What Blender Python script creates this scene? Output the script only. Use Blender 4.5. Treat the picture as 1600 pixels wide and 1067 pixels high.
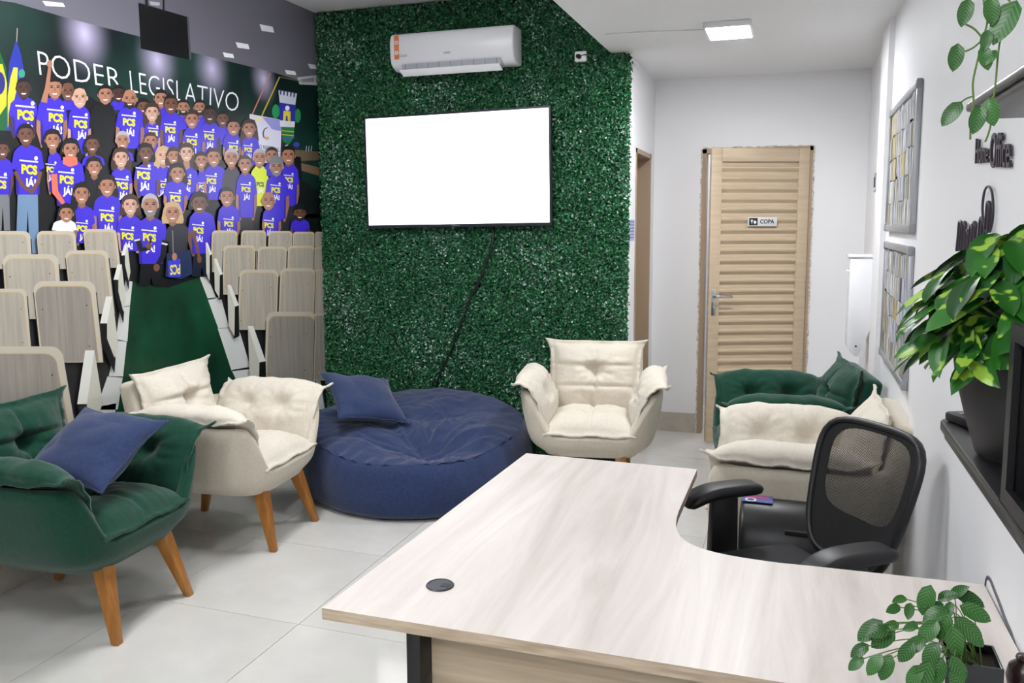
import bpy, bmesh, math, random
import numpy as np
from mathutils import Vector, Matrix, noise

for o in list(bpy.data.objects):
    bpy.data.objects.remove(o, do_unlink=True)
SC = bpy.context.scene
COL = SC.collection
random.seed(7)
RNG = np.random.default_rng(7)

# ------------------------------------------------------------------ camera
CAM_H = 1.55
FOC, YAW, PITCH, ROLL, PPY = 1297.35, -0.328981, 0.110065, 0.003006, 492.71
def _axes():
    cy, sy, cp, sp = math.cos(YAW), math.sin(YAW), math.cos(PITCH), math.sin(PITCH)
    f = Vector((sy*cp, cy*cp, -sp)); r = Vector((cy, -sy, 0)); d = f.cross(r)
    c, s = math.cos(ROLL), math.sin(ROLL)
    return c*r + s*d, -s*r + c*d, f
AX_R, AX_D, AX_F = _axes()
cam_data = bpy.data.cameras.new('camera')
cam_data.sensor_width = 36.0
cam_data.lens = FOC/1600*36
cam_data.shift_y = -(1067/2 - PPY)/1600
cam_data.clip_start = 0.02
cam = bpy.data.objects.new('camera', cam_data)
COL.objects.link(cam)
m = Matrix((AX_R, -AX_D, -AX_F)).transposed().to_4x4()
m.translation = Vector((0, 0, CAM_H))
cam.matrix_world = m
SC.camera = cam

# ------------------------------------------------------------------ world, exposure
w = bpy.data.worlds.new('world'); SC.world = w; w.use_nodes = True
w.node_tree.nodes['Background'].inputs[0].default_value = (0.8, 0.88, 1, 1)
w.node_tree.nodes['Background'].inputs[1].default_value = 0.3
SC.view_settings.view_transform = 'Standard'
SC.view_settings.look = 'None'
SC.view_settings.gamma = 1.0
SC.view_settings.use_curve_mapping = False
SC.view_settings.exposure = 0.2
SC.cycles.max_bounces = 8
LAMP_POWER = 24.0        # emission strength of the room's ceiling panels
HALL_POWER = 135.0
TV_POWER = 1.9

def ray(px, py):
    return AX_R*((px-800)/FOC) + AX_D*((py-PPY)/FOC) + AX_F
def at_x(px, py, X):
    d = ray(px, py); return Vector((0, 0, CAM_H)) + d*(X/d.x)
def at_y(px, py, Y):
    d = ray(px, py); return Vector((0, 0, CAM_H)) + d*(Y/d.y)
def at_z(px, py, Z):
    d = ray(px, py); return Vector((0, 0, CAM_H)) + d*((Z-CAM_H)/d.z)

# ------------------------------------------------------------------ materials
def lin(c):
    return tuple((v/255/12.92) if v/255 <= 0.04045 else ((v/255+0.055)/1.055)**2.4 for v in c)
def rgba(c): return (*lin(c), 1)
MATS = {}
def mat(name, col=(200, 200, 200), rough=0.6, spec=0.5, metal=0.0, emit=None, es=0, coat=0, sheen=0):
    if name in MATS: return MATS[name]
    m = bpy.data.materials.new(name); m.use_nodes = True
    b = m.node_tree.nodes['Principled BSDF']
    b.inputs['Base Color'].default_value = rgba(col)
    b.inputs['Roughness'].default_value = rough
    b.inputs['Specular IOR Level'].default_value = spec
    b.inputs['Metallic'].default_value = metal
    b.inputs['Coat Weight'].default_value = coat
    b.inputs['Sheen Weight'].default_value = sheen
    if emit:
        b.inputs['Emission Color'].default_value = rgba(emit); b.inputs['Emission Strength'].default_value = es
    MATS[name] = m; return m
def nodes(m):
    nt = m.node_tree
    return nt, nt.nodes, nt.links, nt.nodes['Principled BSDF']
def add_noise_col(m, c1, c2, scale=(5, 5, 5), detail=4, rough=.5, lo=.35, hi=.65, coord='Object', dist=0.0):
    nt, N, L, b = nodes(m)
    tc = N.new('ShaderNodeTexCoord'); mp = N.new('ShaderNodeMapping'); nz = N.new('ShaderNodeTexNoise'); cr = N.new('ShaderNodeValToRGB')
    mp.inputs['Scale'].default_value = scale
    nz.inputs['Scale'].default_value = 1; nz.inputs['Detail'].default_value = detail; nz.inputs['Roughness'].default_value = rough
    nz.inputs['Distortion'].default_value = dist
    cr.color_ramp.elements[0].position = lo; cr.color_ramp.elements[1].position = hi
    cr.color_ramp.elements[0].color = rgba(c1); cr.color_ramp.elements[1].color = rgba(c2)
    L.new(tc.outputs[coord], mp.inputs[0]); L.new(mp.outputs[0], nz.inputs['Vector']); L.new(nz.outputs[0], cr.inputs[0]); L.new(cr.outputs[0], b.inputs['Base Color'])
    return nz, cr, mp
def add_bump(m, scale=(60, 60, 60), strength=.2, dist=.01, detail=4, coord='Object'):
    nt, N, L, b = nodes(m)
    tc = N.new('ShaderNodeTexCoord'); mp = N.new('ShaderNodeMapping'); nz = N.new('ShaderNodeTexNoise'); bp = N.new('ShaderNodeBump')
    mp.inputs['Scale'].default_value = scale
    nz.inputs['Scale'].default_value = 1; nz.inputs['Detail'].default_value = detail
    bp.inputs['Strength'].default_value = strength; bp.inputs['Distance'].default_value = dist
    L.new(tc.outputs[coord], mp.inputs[0]); L.new(mp.outputs[0], nz.inputs['Vector']); L.new(nz.outputs[0], bp.inputs['Height']); L.new(bp.outputs[0], b.inputs['Normal'])
    return bp

M_WALL = mat('white_paint', (236, 236, 238), .55, .3); add_bump(M_WALL, (90, 90, 90), .05, .004)
M_CEIL = mat('ceiling_paint', (232, 232, 233), .8, .2); add_bump(M_CEIL, (40, 40, 40), .04, .004)
M_TILE = mat('porcelain_tile', (205, 203, 198), .085, .5); add_noise_col(M_TILE, (197, 195, 190), (210, 208, 203), (2.2, 2.2, 2.2), 5, .6)
M_GROUT = mat('grout', (150, 147, 142), .8)
M_BASE = mat('baseboard_tile', (186, 180, 168), .3); add_noise_col(M_BASE, (176, 170, 158), (192, 186, 175), (9, 9, 9), 5, .6)
M_TANFRAME = mat('tan_frame', (166, 144, 120), .5)
M_TANDOOR = mat('tan_door', (196, 172, 140), .45); add_noise_col(M_TANDOOR, (188, 168, 141), (201, 181, 154), (3, 3, 30), 3)
M_RAW = mat('raw_plaster', (165, 150, 130), .9); add_noise_col(M_RAW, (165, 148, 128), (222, 216, 208), (45, 45, 45), 5)
M_CHROME = mat('brushed_steel', (200, 200, 200), .28, .5, 1)
M_BLACK = mat('black_plastic', (22, 22, 24), .42)
M_BLACKM = mat('black_metal', (18, 18, 20), .45)
M_DARKSHELF = mat('black_laminate', (24, 23, 26), .32); add_bump(M_DARKSHELF, (200, 200, 200), .1, .001)
M_WHITEP = mat('white_plastic', (238, 238, 240), .3)
M_GREYP = mat('grey_plastic', (150, 152, 158), .4)
M_ALU = mat('aluminium', (176, 178, 184), .35, .5, .6)
M_LAMP = mat('lamp_panel', (255, 255, 255), .5, emit=(250, 252, 255), es=LAMP_POWER)
M_LAMPH = mat('hall_lamp_panel', (255, 255, 255), .5, emit=(250, 252, 255), es=HALL_POWER)
M_SCREEN = mat('lit_screen', (255, 255, 255), .3, emit=(250, 251, 255), es=TV_POWER)

def fabric(name, c1, c2, bump=.35, rough=.9, weave=900, stretch=(1, 1, 1)):
    m = mat(name, c1, rough, .2, sheen=.25)
    add_noise_col(m, c1, c2, tuple(70*s for s in stretch), 6, .7, .3, .7)
    nt, N, L, b = nodes(m)
    tc = N.new('ShaderNodeTexCoord')
    n1 = N.new('ShaderNodeTexNoise'); n1.inputs['Scale'].default_value = weave; n1.inputs['Detail'].default_value = 1
    n2 = N.new('ShaderNodeTexNoise'); n2.inputs['Scale'].default_value = 16; n2.inputs['Detail'].default_value = 4; n2.inputs['Distortion'].default_value = 1.2
    L.new(tc.outputs['Object'], n1.inputs['Vector']); L.new(tc.outputs['Object'], n2.inputs['Vector'])
    b1 = N.new('ShaderNodeBump'); b1.inputs['Strength'].default_value = bump; b1.inputs['Distance'].default_value = .0015
    b2 = N.new('ShaderNodeBump'); b2.inputs['Strength'].default_value = .3; b2.inputs['Distance'].default_value = .006
    L.new(n1.outputs[0], b1.inputs['Height']); L.new(n2.outputs[0], b2.inputs['Height'])
    L.new(b2.outputs[0], b1.inputs['Normal']); L.new(b1.outputs[0], b.inputs['Normal'])
    return m
M_CREAM = fabric('cream_linen', (210, 201, 186), (222, 214, 200))
M_CREAMS = fabric('cream_linen_shell', (199, 190, 172), (211, 202, 186))
M_GREEN = fabric('green_suede', (9, 54, 40), (14, 66, 49))
M_NAVY = fabric('navy_linen', (36, 48, 82), (48, 62, 100), .5, weave=500)
M_LEGWOOD = mat('honey_wood', (170, 110, 48), .35); add_noise_col(M_LEGWOOD, (146, 92, 36), (180, 122, 56), (30, 30, 4), 5, .6, .3, .7)

# ------------------------------------------------------------------ mesh helpers
class MB:
    def __init__(s): s.v = []; s.f = []; s.mi = []
    def add(s, vs, fs, mi=0):
        n = len(s.v); s.v += [tuple(v) for v in vs]; s.f += [tuple(i+n for i in f) for f in fs]; s.mi += [mi]*len(fs); return s
    def box(s, x0, x1, y0, y1, z0, z1, mi=0, M=None):
        vs = [Vector(p) for p in ((x0,y0,z0),(x1,y0,z0),(x1,y1,z0),(x0,y1,z0),(x0,y0,z1),(x1,y0,z1),(x1,y1,z1),(x0,y1,z1))]
        if M is not None: vs = [M @ v for v in vs]
        return s.add(vs, [(3,2,1,0),(4,5,6,7),(0,1,5,4),(1,2,6,5),(2,3,7,6),(3,0,4,7)], mi)
    def prism(s, pts, a, b, axis='z', mi=0):
        def P(p, t):
            return {'z': (p[0], p[1], t), 'y': (p[0], t, p[1]), 'x': (t, p[0], p[1])}[axis]
        n = len(pts); vs = [P(p, a) for p in pts] + [P(p, b) for p in pts]
        return s.add(vs, [tuple(range(n))[::-1], tuple(range(n, 2*n))] + [(i, (i+1) % n, n+(i+1) % n, n+i) for i in range(n)], mi)
    def tube(s, pts, r, n=8, mi=0, cap=True):
        pts = [Vector(p) for p in pts]; rs = r if isinstance(r, (list, tuple)) else [r]*len(pts)
        up = Vector((0, 0, 1)); vs = []; prev = None
        for i, p in enumerate(pts):
            t = (pts[min(i+1, len(pts)-1)] - pts[max(i-1, 0)]).normalized()
            if prev is None:
                a = t.cross(up if abs(t.z) < .9 else Vector((1, 0, 0))).normalized()
            else:
                a = (prev - t*prev.dot(t)).normalized()
            prev = a; b = t.cross(a)
            vs += [p + (a*math.cos(2*math.pi*k/n) + b*math.sin(2*math.pi*k/n))*rs[i] for k in range(n)]
        fs = [(i*n+k, i*n+(k+1) % n, (i+1)*n+(k+1) % n, (i+1)*n+k) for i in range(len(pts)-1) for k in range(n)]
        if cap: fs += [tuple(range(n))[::-1], tuple((len(pts)-1)*n+k for k in range(n))]
        return s.add(vs, fs, mi)
    def lathe(s, prof, c=(0, 0, 0), n=24, mi=0):
        vs = []; fs = []
        for r, z in prof:
            vs += [(c[0]+r*math.cos(2*math.pi*k/n), c[1]+r*math.sin(2*math.pi*k/n), c[2]+z) for k in range(n)]
        for i in range(len(prof)-1):
            fs += [(i*n+k, i*n+(k+1) % n, (i+1)*n+(k+1) % n, (i+1)*n+k) for k in range(n)]
        fs += [tuple(range(n))[::-1], tuple((len(prof)-1)*n+k for k in range(n))]
        return s.add(vs, fs, mi)
    def build(s, name, mats, parent=None, smooth=False, bevel=0, seg=2, loc=None):
        me = bpy.data.meshes.new(name); me.from_pydata(s.v, [], s.f)
        mats = mats if isinstance(mats, (list, tuple)) else [mats]
        for m in mats: me.materials.append(m)
        me.polygons.foreach_set('material_index', s.mi)
        if bevel:
            bm = bmesh.new(); bm.from_mesh(me)
            bmesh.ops.remove_doubles(bm, verts=bm.verts, dist=1e-5)
            es = [e for e in bm.edges if len(e.link_faces) == 2 and e.calc_face_angle(0) > .5]
            bmesh.ops.bevel(bm, geom=es, offset=bevel, segments=seg, affect='EDGES', profile=.5, clamp_overlap=True)
            bm.to_mesh(me); bm.free()
        if smooth:
            me.polygons.foreach_set('use_smooth', [True]*len(me.polygons))
            if bevel or smooth == 'auto':
                me.set_sharp_from_angle(angle=math.radians(40))
        me.update()
        o = bpy.data.objects.new(name, me); COL.objects.link(o)
        if parent: o.parent = parent
        if loc: o.location = loc
        return o
def tag(o, label, cat, group=None):
    o['label'] = label; o['category'] = cat
    if group: o['group'] = group
    return o
def struct(o): o['kind'] = 'structure'; return o
def thing(name, label, cat, loc=(0, 0, 0), rz=0, group=None):
    o = bpy.data.objects.new(name, None); COL.objects.link(o)
    o.location = loc; o.rotation_euler = (0, 0, rz); o.empty_display_size = .1
    return tag(o, label, cat, group)
def copy_tree(o, parent=None):
    c = o.copy(); COL.objects.link(c); c.parent = parent
    for ch in list(o.children): copy_tree(ch, c)
    return c
def bx(name, x0, x1, y0, y1, z0, z1, m, parent=None, bevel=0):
    return MB().box(x0, x1, y0, y1, z0, z1).build(name, m, parent, bevel=bevel, smooth=bool(bevel))
def text_mesh(body, offset=0.0, shear=0.0, res=3):
    cu = bpy.data.curves.new('t', 'FONT'); cu.body = body; cu.offset = offset; cu.shear = shear; cu.resolution_u = res
    ob = bpy.data.objects.new('t', cu); COL.objects.link(ob)
    dg = bpy.context.evaluated_depsgraph_get()
    me = ob.evaluated_get(dg).to_mesh()
    vs = [tuple(v.co) for v in me.vertices]; fs = [tuple(p.vertices) for p in me.polygons]
    ob.evaluated_get(dg).to_mesh_clear()
    bpy.data.objects.remove(ob); bpy.data.curves.remove(cu)
    xs = [v[0] for v in vs]; ys = [v[1] for v in vs]
    x0, x1, y0, y1 = min(xs), max(xs), min(ys), max(ys)
    return [((v[0]-x0)/(x1-x0), (v[1]-y0)/(y1-y0)) for v in vs], fs, (x1-x0)/(y1-y0)
_TX = {}
def text(body, offset=0.0, shear=0.0):
    k = (body, offset, shear)
    if k not in _TX: _TX[k] = text_mesh(body, offset, shear)
    return _TX[k]
# ------------------------------------------------------------------ the room
XL, XR, YG, YH, YF = -3.15, 0.44, 5.12, 6.16, -2.4     # left wall, right wall, hedge wall, hall end, behind the camera
ZL, ZH, XS = 2.575, 2.98, -1.10                        # low ceiling, high ceiling, soffit edge
XD = -1.0                                              # left wall of the hall

floor = struct(bx('floor', XL-.1, XR+.1, YF-.1, YH+1.5, -.06, -.003, M_GROUT))
TS = .706
tile_me = None
for i in range(-3, 6):
    for j in range(-5, 8):
        x0 = -1.788 + i*TS; y0 = 2.65 + j*TS
        cx0, cx1, cy0, cy1 = max(x0, XL-.05), min(x0+TS, XR+.05), max(y0, YF), min(y0+TS, YH+1.3)
        if cx1-cx0 < .03 or cy1-cy0 < .03: continue
        full = (cx1-cx0 > TS-1e-4 and cy1-cy0 > TS-1e-4)
        g = .0012
        if full and tile_me:
            t = bpy.data.objects.new('floor_tile', tile_me); COL.objects.link(t); t.parent = floor; t.location = (cx0, cy0, 0)
        else:
            t = MB().box(g, cx1-cx0-g, g, cy1-cy0-g, -.003, 0).build('floor_tile', M_TILE, floor, loc=(cx0, cy0, 0))
            if full: tile_me = t.data

struct(bx('wall_left', XL-.15, XL-.006, YF-.1, YG+.1, 0, ZH+.2, M_WALL))
struct(bx('wall_back', XL-.006, XD, YG, YG+.25, 0, ZH+.2, M_WALL))
struct(bx('wall_front', XL-.1, XR+.2, YF-.15, YF, 0, ZH+.2, M_WALL))
struct(bx('ceiling', XL-.1, XS+.02, YF-.1, YG+.2, ZH, ZH+.1, M_CEIL))
struct(bx('ceiling_lowered', XS, XR+.2, YF-.1, YH+1.5, ZL, ZH+.1, M_CEIL))
wr = struct(bx('wall_right', XR, XR+.15, YF-.1, YH+1.5, 0, ZL, M_WALL))
struct(bx('trim_1', XR-.028, XR, 4.72, 5.10, 0, ZL, M_WALL))           # pilaster by the boards
struct(bx('trim_2', XR-.010, XR, YF, 3.42, 0, ZL, M_WALL))             # thicker stretch of the right wall
# hall: left wall with a doorway, end wall with a doorway
D0, D1, DT = 5.42, 6.0, 2.035
hl = MB().box(XD-.14, XD, YG+.25, D0, 0, ZL).box(XD-.14, XD, D1, YH+.12, 0, ZL).box(XD-.14, XD, D0, D1, DT, ZL)
struct(hl.build('wall_hall_left', M_WALL))
E0, E1, ET = -.655, .092, 2.075
he = MB().box(XD, E0, YH, YH+.13, 0, ZL).box(E1, XR, YH, YH+.13, 0, ZL).box(E0, E1, YH, YH+.13, ET, ZL)
struct(he.build('wall_hall_end', M_WALL))
struct(bx('wall_pantry', XD, XR, YH+1.3, YH+1.4, 0, ZL, M_WALL))
# baseboards
struct(bx('baseboard_left', XL-.006, XL+.012, YF, YG, 0, .17, M_BASE))
struct(bx('baseboard_hall_end', XD, E0-.012, YH-.012, YH, 0, .145, M_BASE))
struct(bx('baseboard_hall_corner', E1+.012, XR, YH-.012, YH, 0, .145, M_BASE))
struct(bx('baseboard_hall_left', XD, XD+.012, YG+.0, D0-.03, 0, .145, M_BASE))
struct(bx('baseboard_right', XR-.022, XR-.010, YF, 3.42, 0, .1, M_BASE))
# doorway frame in the hall's left wall with its closed door
d2 = struct(bx('door_2', XD-.13, XD-.10, D0+.03, D1-.03, .01, DT-.03, mat('brown_door', (140, 112, 84), .5)))
fr = MB().box(XD-.14, XD+.004, D0, D0+.03, 0, DT).box(XD-.14, XD+.004, D1-.03, D1, 0, DT).box(XD-.14, XD+.004, D0, D1, DT-.03, DT)
struct(fr.build('trim_3', M_TANFRAME))
# doorway frame at the hall end, rough plaster around it
fe = MB()
for (a, b, c, d) in ((E0, E0+.03, 0, ET), (E1-.022, E1, 0, ET), (E0, E1, ET-.03, ET)): fe.box(a, b, YH-.008, YH+.12, c, d)
struct(fe.build('trim_4', M_TANFRAME))
rp = MB()
for k in range(60):
    z = ET*k/60; ww = .006+.008*random.random()
    rp.box(E0-ww, E0+.002, YH-.006, YH+.01, z, z+ET/60); rp.box(E1-.002, E1+ww, YH-.006, YH+.01, z, z+ET/60)
for k in range(22):
    x = E0+(E1-E0)*k/22; rp.box(x, x+(E1-E0)/22, YH-.006, YH+.01, ET-.002, ET+.004+.008*random.random())
struct(rp.build('trim_5', M_RAW))

# louvred door leaf standing ajar
LW, LH, LT = .67, 2.045, .035
hinge = Vector((E1-.02, YH-.02, .012))
latch = at_z(1102, 690, .012)
ang = math.atan2(latch.y-hinge.y, latch.x-hinge.x)
LW = (Vector((latch.x, latch.y))-Vector((hinge.x, hinge.y))).length
door = bpy.data.objects.new('door_1', None); COL.objects.link(door); struct(door)
door.location = hinge; door.rotation_euler = (0, 0, ang)
door['label'] = 'tan louvred metal door standing ajar at the end of the hall'
# local: x from hinge to latch, +y faces the hall (rotated by about 180 degrees)
st = .075
bx('stile', 0, st, -LT, 0, 0, LH, M_TANDOOR, door, .003); bx('stile', LW-st, LW, -LT, 0, 0, LH, M_TANDOOR, door, .003)
bx('rail', st, LW-st, -LT, 0, 0, .12, M_TANDOOR, door, .003); bx('rail', st, LW-st, -LT, 0, LH-.09, LH, M_TANDOOR, door, .003)
NS = 26; sh = (LH-.21)/NS
smesh = None
for k in range(NS):
    z = .12+k*sh
    if smesh is None:
        pts = [(-.032, 0), (-.024, 0), (-.002, sh*.36), (-.002, sh*.50), (-.016, sh*.66), (-.022, sh*1.02), (-.032, sh*1.02)]
        s_ = MB().prism(pts, st, LW-st, 'x').build('louvre_slat', M_TANDOOR, door); smesh = s_.data
    else:
        s_ = bpy.data.objects.new('louvre_slat', smesh); COL.objects.link(s_); s_.parent = door
    s_.location = (0, 0, z)
hd = bx('lock_plate', LW-.052, LW-.018, 0, .006, .90, 1.08, M_CHROME, door, .002)
MB().tube([(LW-.035, .004, 1.035), (LW-.035, .05, 1.035), (LW-.05, .055, 1.035), (LW-.15, .055, 1.032)], .009, 10).build('lever_handle', M_CHROME, hd, smooth=True)
MB().lathe([(.007, 0), (.007, .01)], (0, 0, 0), 12).build('key_cylinder', M_CHROME, hd, loc=(LW-.035, .006, .955)).rotation_euler = (-math.pi/2, 0, 0)
# sign on the door
a = at_y(1166, 340, 5.98); b = at_y(1215, 355, 5.98)
inv = (Matrix.Translation(hinge) @ Matrix.Rotation(ang, 4, 'Z')).inverted()
sg = thing('door_sign', 'small grey sign reading COPA on the louvred door', 'sign')
sx1 = (inv @ at_y(1166, 347, 6.0)).x; sx0 = (inv @ at_y(1215, 347, 6.04)).x
sg.matrix_world = Matrix.Translation(hinge) @ Matrix.Rotation(ang, 4, 'Z')
z0 = 1.515
plate = bx('sign_plate', sx0, sx1, .001, .008, z0, z0+.062, mat('sign_grey', (214, 216, 218), .35), sg, .002)
M_INK = mat('dark_ink', (38, 40, 44), .5)
sq = bx('pictogram_square', sx1-.068, sx1-.008, .008, .0086, z0+.006, z0+.056, M_INK, sg)
pm = MB(); X = sx1-.02
pm.prism([(X, z0+.045), (X-.014, z0+.045), (X-.012, z0+.03), (X-.009, z0+.028), (X-.009, z0+.018), (X-.005, z0+.018), (X-.005, z0+.028), (X-.002, z0+.03)][::-1], .0086, .0092, 'y')
pm.prism([(X-.022, z0+.04), (X-.036, z0+.036), (X-.04, z0+.024), (X-.03, z0+.016), (X-.02, z0+.022)][::-1], .0086, .0092, 'y')
pm.build('pictogram', M_WHITEP, sg)
def put_text(name, body, fn, mt, parent, offset=0.0, shear=0.0, thick=0, nrm=None):
    vs, fs, asp = text(body, offset, shear); mb = MB()
    P = [Vector(fn(u, v)) for u, v in vs]
    if thick and nrm is not None:
        nrm = Vector(nrm); n = len(P)
        ed = {}
        for f in fs:
            for i in range(len(f)):
                e = (f[i], f[(i+1) % len(f)]); ed[e] = 1
        sides = [(e[0], e[1], e[1]+n, e[0]+n) for e in ed if (e[1], e[0]) not in ed]
        mb.add(P+[p+nrm*thick for p in P], [tuple(i+n for i in f) for f in fs]+[f[::-1] for f in fs]+sides)
    else: mb.add(P, fs)
    return mb.build(name, mt, parent)
put_text('sign_lettering', 'COPA', lambda u, v: (sx1-.085-u*(sx1-sx0-.105), .0086, z0+.017+v*.030), M_INK, sg, .03)

# lamps
def panel_lamp(name, label, x0, x1, y0, y1, z, m, group=None):
    t = thing(name, label, 'ceiling light', ((x0+x1)/2, (y0+y1)/2, z), 0, group)
    hx, hy = (x1-x0)/2, (y1-y0)/2
    bx('housing', -hx, hx, -hy, hy, -.030, 0, M_WHITEP, t, .004)
    bx('diffuser', -hx+.012, hx-.012, -hy+.012, hy-.012, -.0312, -.0302, m, t)
    return t
panel_lamp('ceiling_light', 'lit rectangular white LED light on the hall ceiling', -.49, -.25, 4.49, 4.80, ZL, M_LAMPH)
panel_lamp('ceiling_light', 'unseen square light panel on the high ceiling between the armchairs', -2.3, -1.7, 2.4, 3.4, ZH, M_LAMP)  # out of view, placed so that light comes from the left
panel_lamp('ceiling_light', 'unseen square light panel on the lowered ceiling behind the desk', -.85, -.25, -1.2, -.2, ZL, M_LAMP)  # out of view behind the camera, placed to light the room
panel_lamp('ceiling_light', 'unseen square light panel on the high ceiling before the mural', -2.3, -1.7, -.2, .8, ZH, M_LAMP)  # second panel out of view, also lights the room from the left
panel_lamp('ceiling_light', 'small unseen light panel added in the pantry behind the louvred door', -.5, -.1, YH+.5, YH+.9, ZL, M_LAMP)  # added lamp, brightens the gap beside the ajar door
wire = MB().tube([at_z(946, 54, ZL-.004), at_z(1000, 51, ZL-.004), at_z(1060, 48.5, ZL-.004), at_z(1102, 47, ZL-.004)], .004, 6)
tag(wire.build('cable_duct', M_WHITEP), 'thin white cable running across the ceiling to the hall light', 'cable')
# ------------------------------------------------------------------ printed mural on the left wall
XM = XL-.003                       # face of the mural sheet
def attr_mat(name, rough=.33, noise_amt=.0):
    m = mat(name, (255, 255, 255), rough, .4)
    nt, N, L, b = nodes(m)
    a = N.new('ShaderNodeAttribute'); a.attribute_name = 'Col'
    L.new(a.outputs['Color'], b.inputs['Base Color'])
    return m
M_PRINT = attr_mat('mural_print')
class Flat:
    """flat print: polygons given on the wall's face, each a hair above the last"""
    def __init__(s, base): s.v = []; s.f = []; s.c = []; s.k = base
    def poly(s, pts, col, up=1):
        s.k += up
        n = len(s.v); X = XM + s.k*6e-6
        for p in pts:
            q = at_x(p[0], p[1], XM); s.v.append((X, q.y, q.z))
        s.f.append(tuple(range(n, n+len(pts)))); s.c += [lin(col)]*len(pts); return s
    def ell(s, cx, cy, rx, ry, col, a0=0, a1=360, n=16):
        return s.poly([(cx+rx*math.cos(math.radians(a0+(a1-a0)*i/n)), cy+ry*math.sin(math.radians(a0+(a1-a0)*i/n))) for i in range(n if a1-a0 == 360 else n+1)], col)
    def line(s, pts, w, col):
        L_, R_ = [], []
        for i, p in enumerate(pts):
            a = pts[max(i-1, 0)]; b = pts[min(i+1, len(pts)-1)]
            dx, dy = b[0]-a[0], b[1]-a[1]; l = math.hypot(dx, dy) or 1
            ww = w[i] if isinstance(w, (list, tuple)) else w
            L_.append((p[0]-dy/l*ww/2, p[1]+dx/l*ww/2)); R_.append((p[0]+dy/l*ww/2, p[1]-dx/l*ww/2))
        return s.poly(L_+R_[::-1], col)
    def text(s, body, quad, col, offset=0.0):
        s.k += 1; X = XM + s.k*6e-6
        vs, fs, asp = text(body, offset); n = len(s.v); tl, tr, bl, br = quad
        for u, v in vs:
            px = (tl[0]*(1-u)+tr[0]*u)*v + (bl[0]*(1-u)+br[0]*u)*(1-v)
            py = (tl[1]*(1-u)+tr[1]*u)*v + (bl[1]*(1-u)+br[1]*u)*(1-v)
            q = at_x(px, py, XM); s.v.append((X, q.y, q.z)); s.c.append(lin(col))
        s.f += [tuple(i+n for i in f) for f in fs]; return s
    def build(s, name, parent, m=None):
        me = bpy.data.meshes.new(name); me.from_pydata(s.v, [], s.f); me.materials.append(m or M_PRINT)
        ca = me.color_attributes.new('Col', 'FLOAT_COLOR', 'POINT')
        ca.data.foreach_set('color', [x for c in s.c for x in (*c, 1)])
        o = bpy.data.objects.new(name, me); COL.objects.link(o); o.parent = parent; return o

# sheet with its printed backdrop: dark green hall wall with four washes of lilac spotlight
m_back = mat('mural_backdrop', (20, 40, 40), .33, .4)
nt, N, L, b = nodes(m_back)
tc = N.new('ShaderNodeTexCoord')
nz = N.new('ShaderNodeTexNoise'); nz.inputs['Scale'].default_value = 2.2; nz.inputs['Detail'].default_value = 3
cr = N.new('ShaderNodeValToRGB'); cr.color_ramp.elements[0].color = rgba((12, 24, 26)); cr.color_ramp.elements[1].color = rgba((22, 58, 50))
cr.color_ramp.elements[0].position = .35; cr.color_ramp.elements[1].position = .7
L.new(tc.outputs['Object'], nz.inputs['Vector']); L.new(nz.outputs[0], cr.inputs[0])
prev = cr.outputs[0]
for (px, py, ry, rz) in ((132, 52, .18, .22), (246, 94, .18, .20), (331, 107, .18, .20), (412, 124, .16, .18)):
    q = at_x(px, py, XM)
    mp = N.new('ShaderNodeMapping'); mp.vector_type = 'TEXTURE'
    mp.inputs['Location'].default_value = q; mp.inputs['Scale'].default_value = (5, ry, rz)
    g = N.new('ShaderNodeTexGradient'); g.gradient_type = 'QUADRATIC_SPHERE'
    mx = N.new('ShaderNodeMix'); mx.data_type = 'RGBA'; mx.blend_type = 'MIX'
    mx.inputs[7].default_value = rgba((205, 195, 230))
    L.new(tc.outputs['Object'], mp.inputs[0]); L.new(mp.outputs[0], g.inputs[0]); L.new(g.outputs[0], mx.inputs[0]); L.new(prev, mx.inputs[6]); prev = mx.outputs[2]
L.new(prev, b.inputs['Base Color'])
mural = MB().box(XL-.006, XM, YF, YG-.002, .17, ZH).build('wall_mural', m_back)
tag(mural, 'wall-wide printed photo mural of a blue-shirted crowd in an auditorium', 'mural')

F = Flat(1)                                            # printed ceiling of the auditorium
F.poly([(-60, -60), (-60, -8), (22, 4), (108, 29), (214, 56), (296, 81), (424, 112), (465, 125), (515, 141), (515, -60)], (114, 112, 124))
for (x, y, a, b_) in ((84, 6, 18, 5), (417, 44, 11.5, 7), (379, 71, 11, 6), (357, 86, 9, 5), (454, 113, 9, 4.6), (492, 104, 11, 5)):
    F.poly([(x-a, y-b_*.9), (x+a*.8, y-b_*.3), (x+a, y+b_), (x-a*.7, y+b_*.6)], (250, 250, 255))
F.poly([(464, 121), (497, 117), (500, 133), (468, 132)], (205, 206, 212)).poly([(470, 124), (490, 121), (491, 128), (472, 129)], (150, 150, 158))
F.build('printed_ceiling', mural)
F = Flat(12)
F.poly([(216, 4), (295, 27), (298, 94), (220, 76)], (13, 13, 17)).poly([(292, 27), (295, 27), (299, 94), (296, 93)], (85, 83, 95))
F.poly([(226, -10), (231, -10), (232, 14), (227, 12)], (30, 30, 34)).poly([(254, -10), (257, -10), (257, 20), (254, 19)], (28, 28, 32)).poly([(233, 2), (250, 4), (249, 9), (236, 8)], (190, 190, 200))
F.build('printed_monitor', mural)
F = Flat(12)
F.line([(423, 114), (394, 179)], 1.8, (205, 130, 110)).line([(437, 120), (409, 181)], 2.0, (200, 175, 60)).line([(437, 120), (470, 127)], 1.2, (120, 120, 70))
F.build('printed_stripes', mural)
F = Flat(12)
F.text('PODER', ((58, 79), (187, 108), (62, 117), (190, 140)), (240, 238, 248), -.014); F.build('mural_lettering', mural)
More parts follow.
